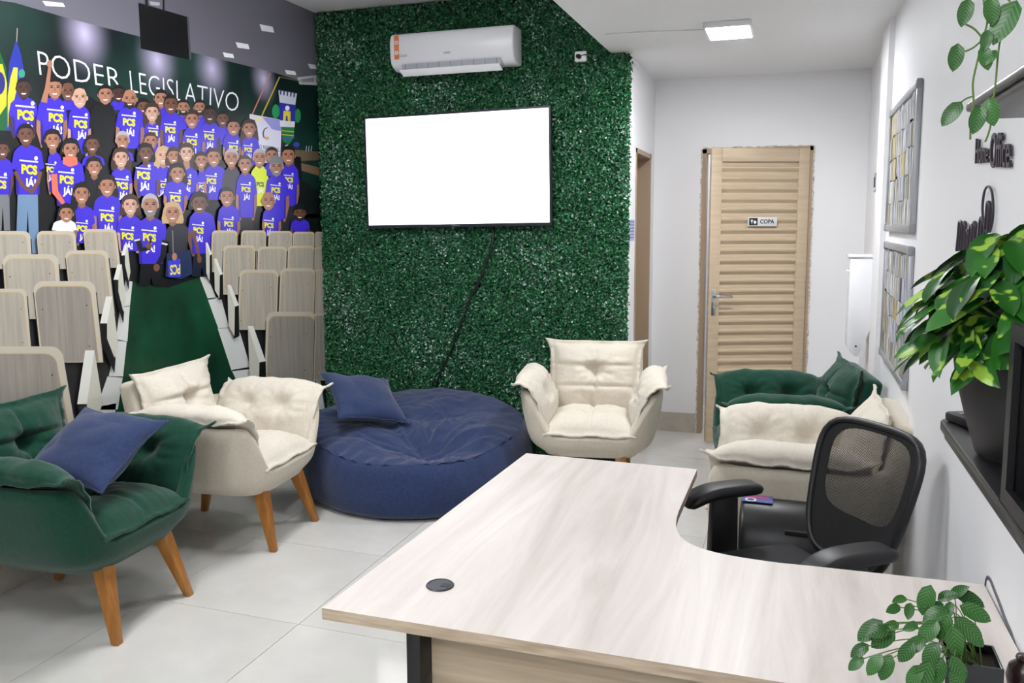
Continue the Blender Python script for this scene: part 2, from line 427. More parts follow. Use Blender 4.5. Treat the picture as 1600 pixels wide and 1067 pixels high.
F = Flat(12); F.text('LEGISLATIVO', ((202, 110), (374, 146), (205, 144), (372, 175)), (240, 238, 248), -.014)
F.build('mural_lettering', mural)
F = Flat(12); F.text('2024', ((272, 168), (308, 176), (275, 181), (309, 187)), (120, 190, 70), -.01); F.build('mural_year', mural)
# flags
F = Flat(12)
F.poly([(-30, 60), (-4, 70), (9, 105), (14, 160), (18, 215), (-30, 215)], (18, 96, 50)).poly([(-20, 100), (4, 100), (11, 130), (10, 165), (-4, 185), (-30, 160)], (205, 200, 50)).ell(-1, 130, 9, 18, (40, 40, 130))
F.build('printed_flag', mural)
F = Flat(18)
F.line([(27, 44), (26, 66)], 1.5, (170, 160, 150)).poly([(25, 62), (33, 85), (39, 118), (30, 160), (22, 205), (10, 208), (12, 150), (14, 100)], (40, 52, 165))
F.poly([(21, 105), (28, 106), (26, 140), (18, 175), (12, 200), (12, 150), (16, 122)], (205, 205, 55)).ell(34, 115, 5, 7, (60, 150, 130))
F.build('printed_flag', mural)
# crest
F = Flat(20)
F.ell(431, 174, 6, 11, (40, 150, 90)).ell(465, 181, 5, 11, (45, 140, 80))
F.poly([(435, 141), (464, 146), (461, 166), (437, 161)], (208, 212, 225))
for k in range(5): F.poly([(437+k*5.4, 140+k*1.1), (440+k*5.4, 140.6+k*1.1), (439.5+k*5.2, 148+k), (437.5+k*5.2, 148+k)], (70, 80, 120))
F.poly([(436, 160), (462, 164), (461, 190), (437, 188)], (50, 48, 165)).poly([(443, 173), (454, 174), (454, 192), (450, 192), (449, 181), (447, 181), (446, 191), (442, 191)], (225, 205, 60)).ell(449, 169, 3.5, 4, (235, 235, 240))
F.poly([(437, 188), (461, 190), (460, 199), (438, 198)], (220, 224, 230)).poly([(439, 198), (460, 199), (459, 216), (451, 226), (442, 221)], (35, 120, 65))
F.line([(440, 204), (459, 206)], 1.5, (200, 180, 60)).line([(440, 210), (459, 212)], 1.5, (200, 180, 60)).line([(441, 215), (450, 218), (459, 214)], 3, (60, 90, 180))
F.build('printed_crest', mural)
# banner
F = Flat(20)
F.poly([(390, 178), (440, 187), (438, 258), (388, 250)], (214, 212, 232)).poly([(410, 183), (440, 187), (439, 205), (425, 202)], (150, 150, 215)).poly([(398, 183), (410, 185), (407, 190), (398, 189)], (226, 224, 160))
F.line([(418, 199), (413, 202), (411, 208), (412, 214), (416, 217)], [1, 1.8, 2.2, 2, 1], (50, 50, 60)).ell(417, 216, 3.4, 2.6, (205, 170, 60))
F.text('CENTRO REGIONAL', ((388, 223), (437, 231), (388, 229), (437, 237)), (50, 50, 60), .012).text('DE ESSENCIAS', ((392, 234), (434, 239), (392, 239), (434, 244)), (70, 70, 90), .0)
F.build('printed_banner', mural)
# desks and chair at the right end of the printed hall
F = Flat(20)
F.poly([(438, 232), (498, 237), (500, 250), (466, 252), (466, 262), (440, 252)], (112, 92, 74)).poly([(468, 254), (500, 262), (502, 276), (470, 266)], (126, 100, 78)).poly([(459, 244), (470, 245), (472, 280), (461, 280)], (14, 14, 18)).poly([(440, 300), (506, 304), (506, 366), (440, 362)], (12, 20, 20)).poly([(472, 335), (502, 334), (502, 340), (472, 341)], (40, 92, 66))
for x in (478, 482, 486): F.line([(x, 236), (x+1, 228)], .9, (200, 205, 210))
F.ell(463, 226, 5, 4, (60, 70, 170)).ell(448, 229, 3, 3, (190, 195, 220))
F.build('printed_desks', mural)
# dark floor behind the crowd, carpet and steps
F = Flat(24)
F.poly([(-80, 200), (30, 205), (140, 150), (200, 190), (345, 245), (470, 280), (500, 300), (500, 380), (310, 455), (200, 455), (-80, 420)], (14, 15, 20)); F.poly([(-80, 400), (205, 436), (150, 760), (-80, 830)], (34, 33, 36)); F.poly([(312, 430), (512, 370), (512, 650), (392, 645)], (34, 33, 36))
F.build('printed_dark_ground', mural)
m_carpet = mat('printed_carpet', (14, 60, 38), .33, .4); add_noise_col(m_carpet, (8, 40, 28), (20, 74, 46), (.5, 3, 2.2), 4, .6)
F = Flat(28); F.poly([(206, 441), (262, 450), (312, 433), (336, 488), (364, 560), (392, 640), (420, 720), (110, 800), (150, 720), (180, 612)], (14, 60, 38)); F.build('printed_carpet', mural, m_carpet)
for p in ([(196, 438), (207, 440), (203, 478), (188, 480)], [(188, 478), (203, 478), (199, 534), (181, 530)], [(181, 532), (198, 534), (192, 590), (170, 588)], [(168, 588), (192, 588), (184, 640), (150, 640)], [(150, 636), (182, 630), (170, 700), (120, 720)], [(312, 433), (324, 432), (338, 466), (325, 468)], [(324, 466), (345, 464), (358, 512), (341, 513)], [(340, 513), (372, 510), (392, 576), (362, 580)], [(362, 578), (420, 568), (500, 590), (508, 640), (390, 640)]):
    F = Flat(30); F.poly(p, (206, 208, 204)); F.line([p[3], p[2]], 1.0, (110, 114, 116)); F.build('printed_step', mural)

SKIN = {'l': (205, 160, 138), 'm': (172, 120, 96), 'd': (112, 74, 58), 'v': (72, 48, 42)}
HAIR = {'k': (22, 18, 20), 'b': (62, 42, 34), 'g': (170, 168, 172), 'y': (190, 160, 115), 'n': None}
BLUE = (62, 42, 202)
def person(i, hx, hy, hh, x0, x1, yt, yb, skin='m', hair='k', long=0, shirt=BLUE, txt=None, arms=1, beard=0, extra=None, pants=None, cap=None):
    F = Flat(40+i*40); sk = SKIN[skin]; hw = hh*.37; w_ = x1-x0; cx = (x0+x1)/2; h_ = yb-yt
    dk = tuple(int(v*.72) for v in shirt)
    hc = HAIR[hair]
    if long and hc:
        F.poly([(hx-hw*1.25, hy-hh*.2), (hx-hw*.9, hy-hh*.5), (hx, hy-hh*.62), (hx+hw*.9, hy-hh*.5), (hx+hw*1.3, hy-hh*.1), (hx+hw*1.55, hy+hh*.5*long), (hx+hw*1.4, hy+hh*.75*long), (hx-hw*1.4, hy+hh*.75*long), (hx-hw*1.5, hy+hh*.4*long)], hc)
    if pants: F.poly([(cx-w_*.3, yb-4), (cx+w_*.3, yb-4), (cx+w_*.34, pants[1]), (cx+w_*.06, pants[1]), (cx, yb+h_*.3), (cx-w_*.06, pants[1]), (cx-w_*.36, pants[1])], pants[0])
    if arms:
        aw = w_*.13
        F.line([(x0+aw*.7, yt+h_*.40), (x0+aw*.5, yt+h_*.7), (x0+aw*1.6, yb+h_*.06)], [aw*1.15, aw, aw*.8], sk)
        F.line([(x1-aw*.7, yt+h_*.40), (x1-aw*.5, yt+h_*.7), (x1-aw*1.6, yb+h_*.06)], [aw*1.15, aw, aw*.8], tuple(int(v*.85) for v in sk))
    F.poly([(hx-hw*.5, yt-1), (hx+hw*.5, yt-1), (cx+w_*.32, yt+h_*.06), (x1-w_*.08, yt+h_*.14), (x1, yt+h_*.46), (x1-w_*.13, yt+h_*.50), (x1-w_*.15, yb), (x0+w_*.15, yb), (x0+w_*.13, yt+h_*.50), (x0, yt+h_*.46), (x0+w_*.08, yt+h_*.14), (cx-w_*.32, yt+h_*.06)], shirt)
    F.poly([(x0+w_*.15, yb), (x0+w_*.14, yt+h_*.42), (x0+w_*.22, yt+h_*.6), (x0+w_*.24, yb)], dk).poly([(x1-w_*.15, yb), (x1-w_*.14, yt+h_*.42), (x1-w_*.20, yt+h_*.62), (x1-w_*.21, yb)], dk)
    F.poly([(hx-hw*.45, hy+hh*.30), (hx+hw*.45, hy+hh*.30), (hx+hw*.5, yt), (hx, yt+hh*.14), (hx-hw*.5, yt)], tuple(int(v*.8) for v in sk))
    F.ell(hx-hw*.98, hy+hh*.02, hw*.16, hh*.11, sk).ell(hx+hw*.98, hy+hh*.02, hw*.16, hh*.11, sk)
    if hc: F.ell(hx, hy-hh*.09, hw*1.06, hh*.47, hc)
    F.poly([(hx-hw*.92, hy-hh*.16), (hx-hw*.6, hy-hh*(.30 if hc else .44)), (hx, hy-hh*(.33 if hc else .5)), (hx+hw*.6, hy-hh*(.30 if hc else .44)), (hx+hw*.92, hy-hh*.16), (hx+hw*.92, hy+hh*.12), (hx+hw*.66, hy+hh*.36), (hx+hw*.25, hy+hh*.48), (hx-hw*.25, hy+hh*.48), (hx-hw*.66, hy+hh*.36), (hx-hw*.92, hy+hh*.12)], sk)
    if beard: F.poly([(hx-hw*.9, hy+hh*.1), (hx-hw*.5, hy+hh*.18), (hx+hw*.5, hy+hh*.18), (hx+hw*.9, hy+hh*.1), (hx+hw*.6, hy+hh*.42), (hx, hy+hh*.54), (hx-hw*.6, hy+hh*.42)], (40, 32, 32) if hair != 'g' else (130, 125, 125))
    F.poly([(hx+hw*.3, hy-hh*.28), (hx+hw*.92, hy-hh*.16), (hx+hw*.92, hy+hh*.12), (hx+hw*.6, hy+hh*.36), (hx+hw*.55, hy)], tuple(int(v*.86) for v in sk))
    ew = hw*.22
    for s_ in (-1, 1):
        F.ell(hx+s_*hw*.42, hy-hh*.05, ew, hh*.035, (30, 22, 22), n=8); F.line([(hx+s_*hw*.2, hy-hh*.125), (hx+s_*hw*.66, hy-hh*.125)], hh*.035, (45, 32, 30))
    F.poly([(hx-hw*.1, hy-hh*.02), (hx+hw*.1, hy-hh*.02), (hx+hw*.2, hy+hh*.13), (hx-hw*.2, hy+hh*.13)], tuple(int(v*.86) for v in sk))
    F.poly([(hx-hw*.42, hy+hh*.22), (hx+hw*.42, hy+hh*.22), (hx+hw*.2, hy+hh*.31), (hx-hw*.2, hy+hh*.31)], (232, 222, 216)).line([(hx-hw*.42, hy+hh*.225), (hx+hw*.42, hy+hh*.225)], hh*.025, (120, 60, 58))
    if cap: F.poly([(hx-hw*1.05, hy-hh*.15), (hx-hw*.9, hy-hh*.5), (hx, hy-hh*.66), (hx+hw*.9, hy-hh*.5), (hx+hw*1.05, hy-hh*.15), (hx, hy-hh*.25)], cap)
    if txt:
        tx, ty, tw = txt; tw *= 1.08; th = tw*.62; sl = .1*tw
        if shirt == BLUE or shirt[2] > 150:
            F.line([(tx-tw*.62, ty-th*.86-sl*.5), (tx+tw*.55, ty-th*.86+sl*.6)], th*.16, (222, 218, 240))
            F.ell(tx+tw*.42, ty-th*1.15, th*.19, th*.22, (235, 235, 245), n=10)
        q = lambda a, b, c, d: ((tx+a*tw, ty+c*th+a*sl), (tx+b*tw, ty+c*th+b*sl), (tx+a*tw, ty+d*th+a*sl), (tx+b*tw, ty+d*th+b*sl))
        F.text('PCS', q(-.5, .5, -.5, .5), (226, 222, 30) if shirt[2] > 150 else (60, 80, 90), .055)
        if ty+1.9*th < yb+th*.4: F.text('JÁ!', q(-.28, .42, .68, 2.0), (236, 232, 246), .045)
    if extra: extra(F)
    F.build('printed_person', mural)
G_ = (36, 36, 42)
def raised(F): F.line([(68, 160), (73, 138), (77, 106)], [10, 7, 5], SKIN['m']); F.ell(77, 100, 4.5, 6, SKIN['m'])
def orange(F):
    F.poly([(96, 246), (107, 243), (118, 246), (119, 257), (107, 261), (96, 256)], (236, 112, 92)); F.line([(82, 272), (84, 300), (97, 318)], [9, 10, 6], (236, 112, 92)); F.line([(122, 300), (112, 314)], 6, (236, 112, 92))
def jeans(F):
    F.line([(22, 268), (34, 290), (48, 300)], 6, SKIN['d']); F.line([(62, 268), (58, 285), (46, 302)], 6, SKIN['d'])
def mic(F):
    F.line([(213, 375), (218, 390), (230, 388)], [9, 9, 6], (16, 16, 20)); F.line([(255, 375), (252, 400), (243, 414)], [9, 9, 6], (16, 16, 20)); F.line([(231, 391), (233, 372)], 3.4, (12, 12, 14)); F.ell(230, 384, 5, 5, SKIN['d']); F.ell(242, 418, 5, 6, SKIN['d']); F.line([(207, 376), (216, 374)], 2.5, (225, 225, 230)); F.line([(250, 380), (259, 382)], 2.5, (225, 225, 230))
def jacket(F):
    F.poly([(258, 396), (296, 390), (298, 428), (280, 436), (256, 432)], (30, 44, 80)); F.poly([(260, 408), (279, 404), (280, 432), (261, 433)], (60, 60, 205)); F.text('PCS', ((279, 428), (263, 430), (279, 412), (263, 414)), (226, 222, 30), .03); F.line([(267, 360), (268, 395)], .8, (170, 160, 150)); F.ell(270, 401, 4, 6, SKIN['m'])
def kneel(F): F.line([(298, 360), (305, 385), (309, 404)], [6, 5, 4], SKIN['d']); F.ell(309, 405, 3.5, 6, SKIN['d'])
P_ = [
 (37, 138, 31, 13, 60, 153, 212, 'v', 'k', 0, BLUE, (40, 180, 24)),
 (106, 143, 28, 96, 120, 156, 172, 'd', 'n', 0, BLUE, None, 0),
 (185, 147, 27, 173, 197, 157, 172, 'v', 'k', 0, BLUE, None, 0),
 (224, 167, 24, 214, 234, 182, 205, 'd', 'k', .9, BLUE, None, 0),
 (251, 154, 27, 242, 263, 167, 188, 'm', 'k', 0, BLUE, None, 0),
 (286, 168, 25, 278, 295, 180, 202, 'm', 'k', 0, BLUE, None, 0, 1),
 (311.5, 168, 24, 302, 322, 181, 203, 'm', 'k', 0, BLUE, None, 0, 1),
 (347.5, 186, 24, 338, 359, 197, 226, 'd', 'k', 0, BLUE, None, 0),
 (85, 138, 32, 56, 105, 153, 226, 'm', 'k', 0, BLUE, (87, 184, 21), 1, 0, raised),
 (124, 153, 31, 105, 142, 166, 240, 'l', 'n', 0, BLUE, (125.5, 194, 19)),
 (164, 148, 30, 138, 181, 160, 245, 'm', 'k', 0, (18, 18, 22), None, 0),
 (202, 155, 30, 180, 225, 168, 232, 'm', 'n', 0, BLUE, (201, 191, 18), 1, 1),
 (237, 176, 27, 224, 250, 192, 240, 'l', 'b', 1.2, BLUE, (239, 208, 13)),
 (266, 163, 29, 249, 285, 176, 232, 'd', 'k', 0, BLUE, (265.5, 203, 15)),
 (327, 179, 27, 311, 344, 192, 240, 'v', 'k', 0, BLUE, (326, 214, 14)),
 (299, 187, 27, 284, 320, 199, 246, 'm', 'b', 0, BLUE, (299, 222, 15), 1),
 (364, 199, 26, 347, 376, 209, 252, 'm', 'k', 0, BLUE, (364, 231, 13)),
 (388.5, 201, 26, 376, 405, 214, 258, 'm', 'b', 1.3, BLUE, (387, 234, 11)),
 (3, 234, 26, -14, 20, 248, 304, 'd', 'k', 0, BLUE, (-2, 288, 20), 1, 0, None, ((120, 122, 128), 360)),
 (81, 219, 30, 72, 96, 238, 300, 'm', 'k', .6, BLUE, (79, 265, 14)),
 (39, 211, 33, 16, 68, 227, 304, 'd', 'k', 0, BLUE, (44.5, 265, 23), 0, 0, jeans, ((112, 140, 172), 396)),
 (143, 226, 27, 126, 163, 243, 275, 'd', 'k', .6, BLUE, None, 0),
 (190, 220, 28, 178, 208, 236, 268, 'm', 'g', 0, BLUE, None, 0),
 (234, 221, 27, 223, 248, 236, 262, 'm', 'b', 0, BLUE, None, 0),
 (253.6, 244, 27, 242, 267, 260, 305, 'l', 'y', 1.3, BLUE, (252, 290, 12)),
 (270, 244, 25, 262, 279, 258, 275, 'm', 'b', .8, BLUE, None, 0),
 (290, 239, 27, 280, 309, 262, 312, 'l', 'b', 1.3, BLUE, (290, 284, 13)),
 (313, 251, 24, 307, 321, 266, 314, 'm', 'k', .8, BLUE, (315, 292, 10)),
 (332.5, 246, 28, 316, 353, 259, 312, 'm', 'b', 0, BLUE, (329, 283, 14)),
 (360, 247, 28, 345, 375, 262, 330, 'm', 'g', 0, (58, 52, 66), None, 1),
 (404, 247, 27, 389, 419, 260, 322, 'm', 'g', 0, (215, 230, 40), (405, 288, 11)),
 (423, 243, 25, 412, 432, 255, 275, 'm', 'k', 0, BLUE, None, 0),
 (449, 243, 28, 437, 466, 257, 322, 'm', 'k', 0, BLUE, (450, 281, 12), 1, 0, None, (G_, 362)),
 (226, 239, 27, 207, 249, 257, 306, 'd', 'k', .7, BLUE, (222.5, 274, 19)),
 (187, 247, 29, 170, 205, 263, 312, 'l', 'b', .9, BLUE, (189, 290, 17)),
 (108, 234, 31, 79, 131, 249, 322, 'm', 'k', .3, BLUE, (102, 281, 20), 0, 0, orange),
 (145, 261, 28, 130, 164, 278, 330, 'm', 'k', 1.2, (24, 24, 32), None, 0),
 (381, 257, 27, 366, 400, 271, 340, 'm', 'b', 0, BLUE, (382.5, 296, 13), 1, 0, None, (G_, 366)),
 (430, 261, 28, 412, 450, 273, 342, 'm', 'g', 0, BLUE, (429, 297, 13), 1, 1, None, (G_, 370), (120, 122, 132)),
 (275, 271, 29, 253, 291, 283, 330, 'm', 'k', .8, BLUE, (272, 310, 15)),
 (165, 291, 32, 142, 189, 305, 372, 'm', 'k', .8, BLUE, (165, 340, 19)),
 (125, 303, 31, 112, 146, 322, 380, 'm', 'k', 1.3, BLUE, (126, 357, 15)),
 (101, 334, 28, 78, 118, 344, 376, 'm', 'k', .7, (232, 230, 236), None, 1),
 (201, 321, 30, 180, 220, 337, 392, 'l', 'b', .7, BLUE, (197, 369, 17)),
 (232, 321, 34, 207, 260, 341, 412, 'm', 'g', 0, BLUE, (231, 371, 19), 0, 1, mic, ((14, 14, 18), 446)),
 (267, 333, 31, 255, 296, 350, 405, 'm', 'y', .7, (44, 46, 56), None, 0, 0, jacket),
 (309, 318, 32, 291, 335, 330, 396, 'd', 'k', .4, BLUE, (307.5, 360, 15), 1, 0, kneel, ((20, 24, 44), 432)),
 (352, 308, 29, 337, 373, 321, 372, 'm', 'k', 0, BLUE, (355, 350, 13)),
 (417, 314, 28, 407, 437, 326, 368, 'm', 'n', 0, BLUE, (418, 352, 13), 1),
 (466, 333, 25, 451, 482, 343, 372, 'd', 'k', 0, BLUE, None, 1, 1, None, None, (24, 24, 26)),
]
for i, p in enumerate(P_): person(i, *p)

# printed theatre seats
m_seat = mat('printed_seat_wood', (150, 140, 128), .33, .4); add_noise_col(m_seat, (158, 150, 138), (182, 174, 160), (3, 60, 2.5), 4, .6, .3, .7)
m_seatd = mat('printed_seat_wood_grey', (120, 114, 108), .33, .4); add_noise_col(m_seatd, (134, 127, 120), (158, 150, 141), (3, 60, 2.5), 4, .6, .3, .7)
def rr(x0, x1, y0, y1, r, sk=0, n=5):
    P = []
    for cx, cy, a0 in ((x0+r, y0+r, 180), (x1-r, y0+r, 270)):
        P += [(cx+r*math.cos(math.radians(a0+90*i/n)), cy+r*math.sin(math.radians(a0+90*i/n))) for i in range(n+1)]
    return P + [(x1+sk, y1), (x0+sk, y1)]
def seat(i, x0, x1, y0, y1, sk=0, dark=False, sh=1):
    K = 2100+i*12; w_ = x1-x0; r = w_*.15
    F = Flat(K); F.poly([(x0-1.2, y0+r*1.2), (x0-1.2+sk, y1), (x1+1.8+sk, y1), (x1+1.8, y0+r*1.2)], (46, 42, 40)).poly([(p[0], p[1]) for p in rr(x0, x1, y0, y1, r, sk)], (192, 184, 168)); pad = F.build('printed_seat', mural)
    e = w_*.045
    F = Flat(K+3); F.poly(rr(x0+e*(.5 if sh > 0 else .9), x1-e*(1.5 if sh > 0 else .5), y0+e*1.7, y1-1, r, sk), (196, 170, 118)); F.build('seat_trim', pad)
    F = Flat(K+5); F.poly(rr(x0+e*(.5 if sh > 0 else .9)+.7, x1-e*(1.5 if sh > 0 else .5)-.9, y0+e*1.7+1.3, y1-1, r*.98, sk), (150, 140, 128)); F.build('seat_back_board', pad, m_seatd if dark else m_seat)
    F = Flat(K+8)
    for u, v in ((.1, .35), (.82, .3), (.08, .85), (.8, .8)): F.ell(x0+w_*u+sk*v, y0+(y1-y0)*v, max(.6, w_*.012), max(.6, w_*.014), (80, 72, 68), n=8)
    F.build('seat_screws', pad)
def arm(i, pts, front):
    F = Flat(2100+i*12)
    F.poly([(p[0]-1, p[1]+6) for p in pts[:0]] or front[1], (18, 18, 20)); F.poly(front[0], (196, 194, 182)); F.poly(pts, (222, 222, 214)); F.build('printed_armrest', mural)
SE = [(-24, 47, 361, 420, 3), (54, 119, 361, 420, 4), (127, 185, 358, 418, 6), (-60, -8, 400, 470, 6), (1, 94, 397, 498, 6), (99, 176, 391, 490, 10), (-24, 46, 451, 556, 8), (49, 158, 439, 566, 12), (-40, 118, 541, 690, 22)]
k = 0
for s_ in SE: seat(k, s_[0], s_[1]-s_[4], s_[2], s_[3], s_[4], s_[3] > 560); k += 1
for (x, y, w_, h_, ln) in ((187, 382, 9, 17, 57), (175, 413, 12, 24, 74), (154, 463, 18, 42, 96), (118, 547, 26, 84, 108)):
    arm(k, [(x+w_*.45, y), (x+w_, y), (x+w_*.55, y+h_), (x-1, y+h_)], ([(x+w_, y), (x+w_*1.5, y+ln*.75), (x+w_*1.2, y+ln), (x+w_*.55, y+h_+ln*.25), (x+w_*.55, y+h_)], [(x-1, y+h_), (x+w_*.6, y+h_), (x+w_*1.3, y+ln), (x+w_*1.2, y+ln*1.25), (x+w_*.2, y+h_+ln*.4)])); k += 1
SR = [(328, 368, 360, 425), (374, 413, 360, 420), (417, 454, 361, 420), (455, 489, 362, 420), (490, 506, 362, 430), (346, 396, 383, 460), (400, 445, 385, 460), (447, 489, 384, 460), (489, 508, 386, 480), (371, 432, 421, 515), (435, 490, 419, 500), (491, 508, 421, 515), (413, 492, 487, 601), (490, 510, 490, 594)]
for s_ in SR: seat(k, *s_, sk=-2 if s_[3] < 500 else -3, dark=s_[3] > 560, sh=-1); k += 1
for (x, y, w_, h_, ln) in ((318, 379, 10, 20, 60), (331, 404, 14, 26, 62), (352, 445, 18, 34, 80), (384, 509, 28, 57, 95)):
    arm(k, [(x, y), (x+w_*.3, y), (x+w_, y+h_-2), (x+w_*.65, y+h_)], ([(x, y), (x+w_*.65, y+h_), (x+w_*.62, y+ln), (x+w_*.1, y+ln*.8)], [(x+w_*.65, y+h_), (x+w_, y+h_-2), (x+w_*1.05, y+ln), (x+w_*.55, y+ln*1.05)])); k += 1
# ------------------------------------------------------------------ artificial hedge covering the back wall
hedge = thing('artificial_hedge', 'wall-high panel of dark green artificial hedge behind the screen', 'hedge wall', (XL, YG, 0))
HW, HZ = XD-XL+.005, ZH
bx('backing_mat', 0.001, HW-.02, -.012, -.001, .02, HZ-.002, mat('hedge_backing', (14, 40, 26), .9), hedge)
n = 180000
cx = RNG.uniform(0.012, HW, n); cz = RNG.uniform(.015, HZ-.01, n); cy = -.014-.034*RNG.beta(2, 2, n)
edge = RNG.uniform(0, 1, n) < .03
cx[edge] = HW + RNG.normal(0, .008, edge.sum()); cy[edge] = -RNG.uniform(.0, .045, edge.sum())
# above the lowered ceiling nothing is seen: keep the leaves under it there
hid = (cx > XS-XL-.01) & (cz > ZL-.012); cz[hid] = RNG.uniform(.02, ZL-.015, hid.sum())
sz = RNG.uniform(.0045, .0100, n)
th = RNG.uniform(0, 2*np.pi, n)
nrm = np.stack([RNG.normal(0, .55, n), -np.ones(n), RNG.normal(.15, .55, n)], 1); nrm /= np.linalg.norm(nrm, axis=1)[:, None]
t0 = np.stack([np.cos(th), np.zeros(n), np.sin(th)], 1); t0 -= nrm*(t0*nrm).sum(1)[:, None]; t0 /= np.linalg.norm(t0, axis=1)[:, None]
t1 = np.cross(nrm, t0)
c = np.stack([cx, cy, cz], 1)
V = np.empty((n, 4, 3)); s1 = sz[:, None]
V[:, 0] = c-t0*s1*1.25; V[:, 1] = c+t1*s1*.75+nrm*s1*.25; V[:, 2] = c+t0*s1*1.25; V[:, 3] = c-t1*s1*.75+nrm*s1*.25
V[:, :, 1] = np.minimum(V[:, :, 1], -.0005)
lim = np.where((V[:, :, 0] > XS-XL-.03), ZL-.003, HZ-.003); V[:, :, 2] = np.minimum(V[:, :, 2], lim)
V[:, :, 0] = np.maximum(V[:, :, 0], .002)
me = bpy.data.meshes.new('foliage')
me.vertices.add(n*4); me.vertices.foreach_set('co', V.reshape(-1))
tri = (np.array([[0, 1, 2], [0, 2, 3]])[None] + np.arange(n)[:, None, None]*4).reshape(-1)
me.loops.add(n*6); me.loops.foreach_set('vertex_index', tri.astype(np.int32))
me.polygons.add(n*2); me.polygons.foreach_set('loop_start', np.arange(0, n*6, 3, dtype=np.int32))
base = np.array([lin((20, 74, 40)), lin((32, 98, 56)), lin((14, 56, 34)), lin((44, 118, 62)), lin((38, 92, 66))])
pick = RNG.choice(5, n, p=[.3, .24, .22, .12, .12]); colr = base[pick]*1.12*RNG.uniform(.75, 1.25, n)[:, None]
pale = RNG.uniform(0, 1, n) < .05*(.25+1.5*np.clip(np.sin(cx*9)+np.sin(cz*7.3+cx*3)+.4*np.sin(cx*31+cz*17), 0, 2))  # pale leaf colour paints in gloss highlights and tufts of backing
mid = RNG.uniform(0, 1, n) < .13; colr[mid] = np.array(lin((86, 140, 104)))*RNG.uniform(.7, 1.2, mid.sum())[:, None]
colr[pale] = np.array(lin((170, 196, 182)))*RNG.uniform(.6, 1.1, pale.sum())[:, None]
ca = me.color_attributes.new('Col', 'FLOAT_COLOR', 'POINT')
ca.data.foreach_set('color', np.repeat(np.concatenate([colr, np.ones((n, 1))], 1), 4, axis=0).reshape(-1))
mh = attr_mat('hedge_leaf', .34); me.materials.append(mh); me.update(); me.validate()
fo = bpy.data.objects.new('foliage', me); COL.objects.link(fo); fo.parent = hedge; fo['kind'] = 'stuff'

# ------------------------------------------------------------------ television
YT = YG-.085
tl, tr, bl, br = [at_y(*p, YT) for p in ((570, 183), (860, 165), (573, 357), (863, 352))]
ctr = (tl+tr+bl+br)/4; TW = ((tr-tl).length+(br-bl).length)/2; THT = ((tl-bl).length+(tr-br).length)/2
roll = math.atan2((tr.z-tl.z+br.z-bl.z), (tr.x-tl.x+br.x-bl.x))
tv = thing('television', 'large flat television with a lit blank white screen on the hedge wall', 'television', ctr)
tv.rotation_euler = (0, -roll, 0)
x, z = TW/2, THT/2
MB().box(-x, x, .002, .03, -z, z).box(-x*.6, x*.6, .03, .05, -z*.7, z*.5).build('casing', M_BLACK, tv, bevel=.004, smooth=True)
fr = MB(); bz = .013
fr.box(-x, x, -.006, .002, z-bz, z).box(-x, x, -.006, .002, -z, -z+.020).box(-x, -x+bz, -.006, .002, -z+.020, z-bz).box(x-bz, x, -.006, .002, -z+.020, z-bz)
fr.build('bezel', mat('dark_bezel', (30, 32, 42), .35), tv)
bx('screen', -x+bz, x-bz, -.003, .002, -z+.020, z-bz, M_SCREEN, tv)
put_text('maker_mark', 'SAMSUNG', lambda u, v: (-.028+u*.056, -.0065, -z+.007+v*.007), M_GREYP, tv, .01)
bx('wall_bracket', -.2, .2, .05, .072, -.15, .15, M_BLACKM, tv)
pts = [at_y(*p, YG-.05) for p in ((772, 352), (769, 385), (758, 415), (748, 440), (735, 465), (722, 500), (708, 540), (694, 570), (683, 595))]
pts += [Vector((pts[-1].x-.04, YG-.055, .3)), Vector((pts[-1].x-.06, YG-.055, .02))]
tag(MB().tube(pts, .0075, 8).build('power_cable', M_BLACK, smooth=True), 'black cable hanging from the television down behind the bean bag', 'cable')

# ------------------------------------------------------------------ air conditioner
a0 = at_y(610, 53, YG-.19); a1 = at_y(803, 37, YG-.19); zb = at_y(612, 110, YG-.19).z
AW = a1.x-a0.x; zt = (a0.z+a1.z)/2
ac = thing('air_conditioner', 'white wall air conditioner with an open flap above the television', 'air conditioner', ((a0.x+a1.x)/2, YG-.012, zb))
h = zt-zb; x = AW/2
prof = [(-.02, 0), (-.02, h), (-.16, h), (-.185, h-.015), (-.197, h-.06), (-.195, .075), (-.182, .035), (-.16, .018), (-.12, .0)]
# the front shell stops short of the outlet slot
body = MB().prism(prof[::-1], -x, x, 'x').build('body', M_WHITEP, ac, bevel=.012, seg=3, smooth=True)
bx('outlet_slot', -x*.80, x*.80, -.186, -.10, -.006, .030, mat('outlet_grey', (176, 178, 184), .6), ac)
for k in range(9): bx('outlet_vane', -x*.74+k*x*.185-.002, -x*.74+k*x*.185+.002, -.190, -.10, -.007, .031, M_GREYP, ac)
fl = MB().prism([(-.212, -.010), (-.208, -.006), (-.150, -.034), (-.152, -.040)], -x*.82, x*.80, 'x').build('flap', M_WHITEP, ac)
st = bx('rating_label', -x+.035, -x+.068, -.1985, -.1975, h-.165, h-.02, mat('label_orange', (238, 130, 70), .5), ac)
for zz in (h-.062, h-.125):
    o = MB().lathe([(.013, 0), (.013, .0008)], n=16).build('label_disc', M_WHITEP, st, loc=(-x+.0515, -.1985, zz)); o.rotation_euler = (math.pi/2, 0, 0)
put_text('label_number', '10', lambda u, v: (-x+.044+u*.015, -.1997, h-.069+v*.014), M_INK, st, .01)
put_text('label_number', '5', lambda u, v: (-x+.047+u*.008, -.1997, h-.132+v*.014), M_INK, st, .01)
put_text('maker_mark', 'GREE', lambda u, v: (-.04+u*.045, -.1985, .075+v*.012), M_GREYP, ac, .02)
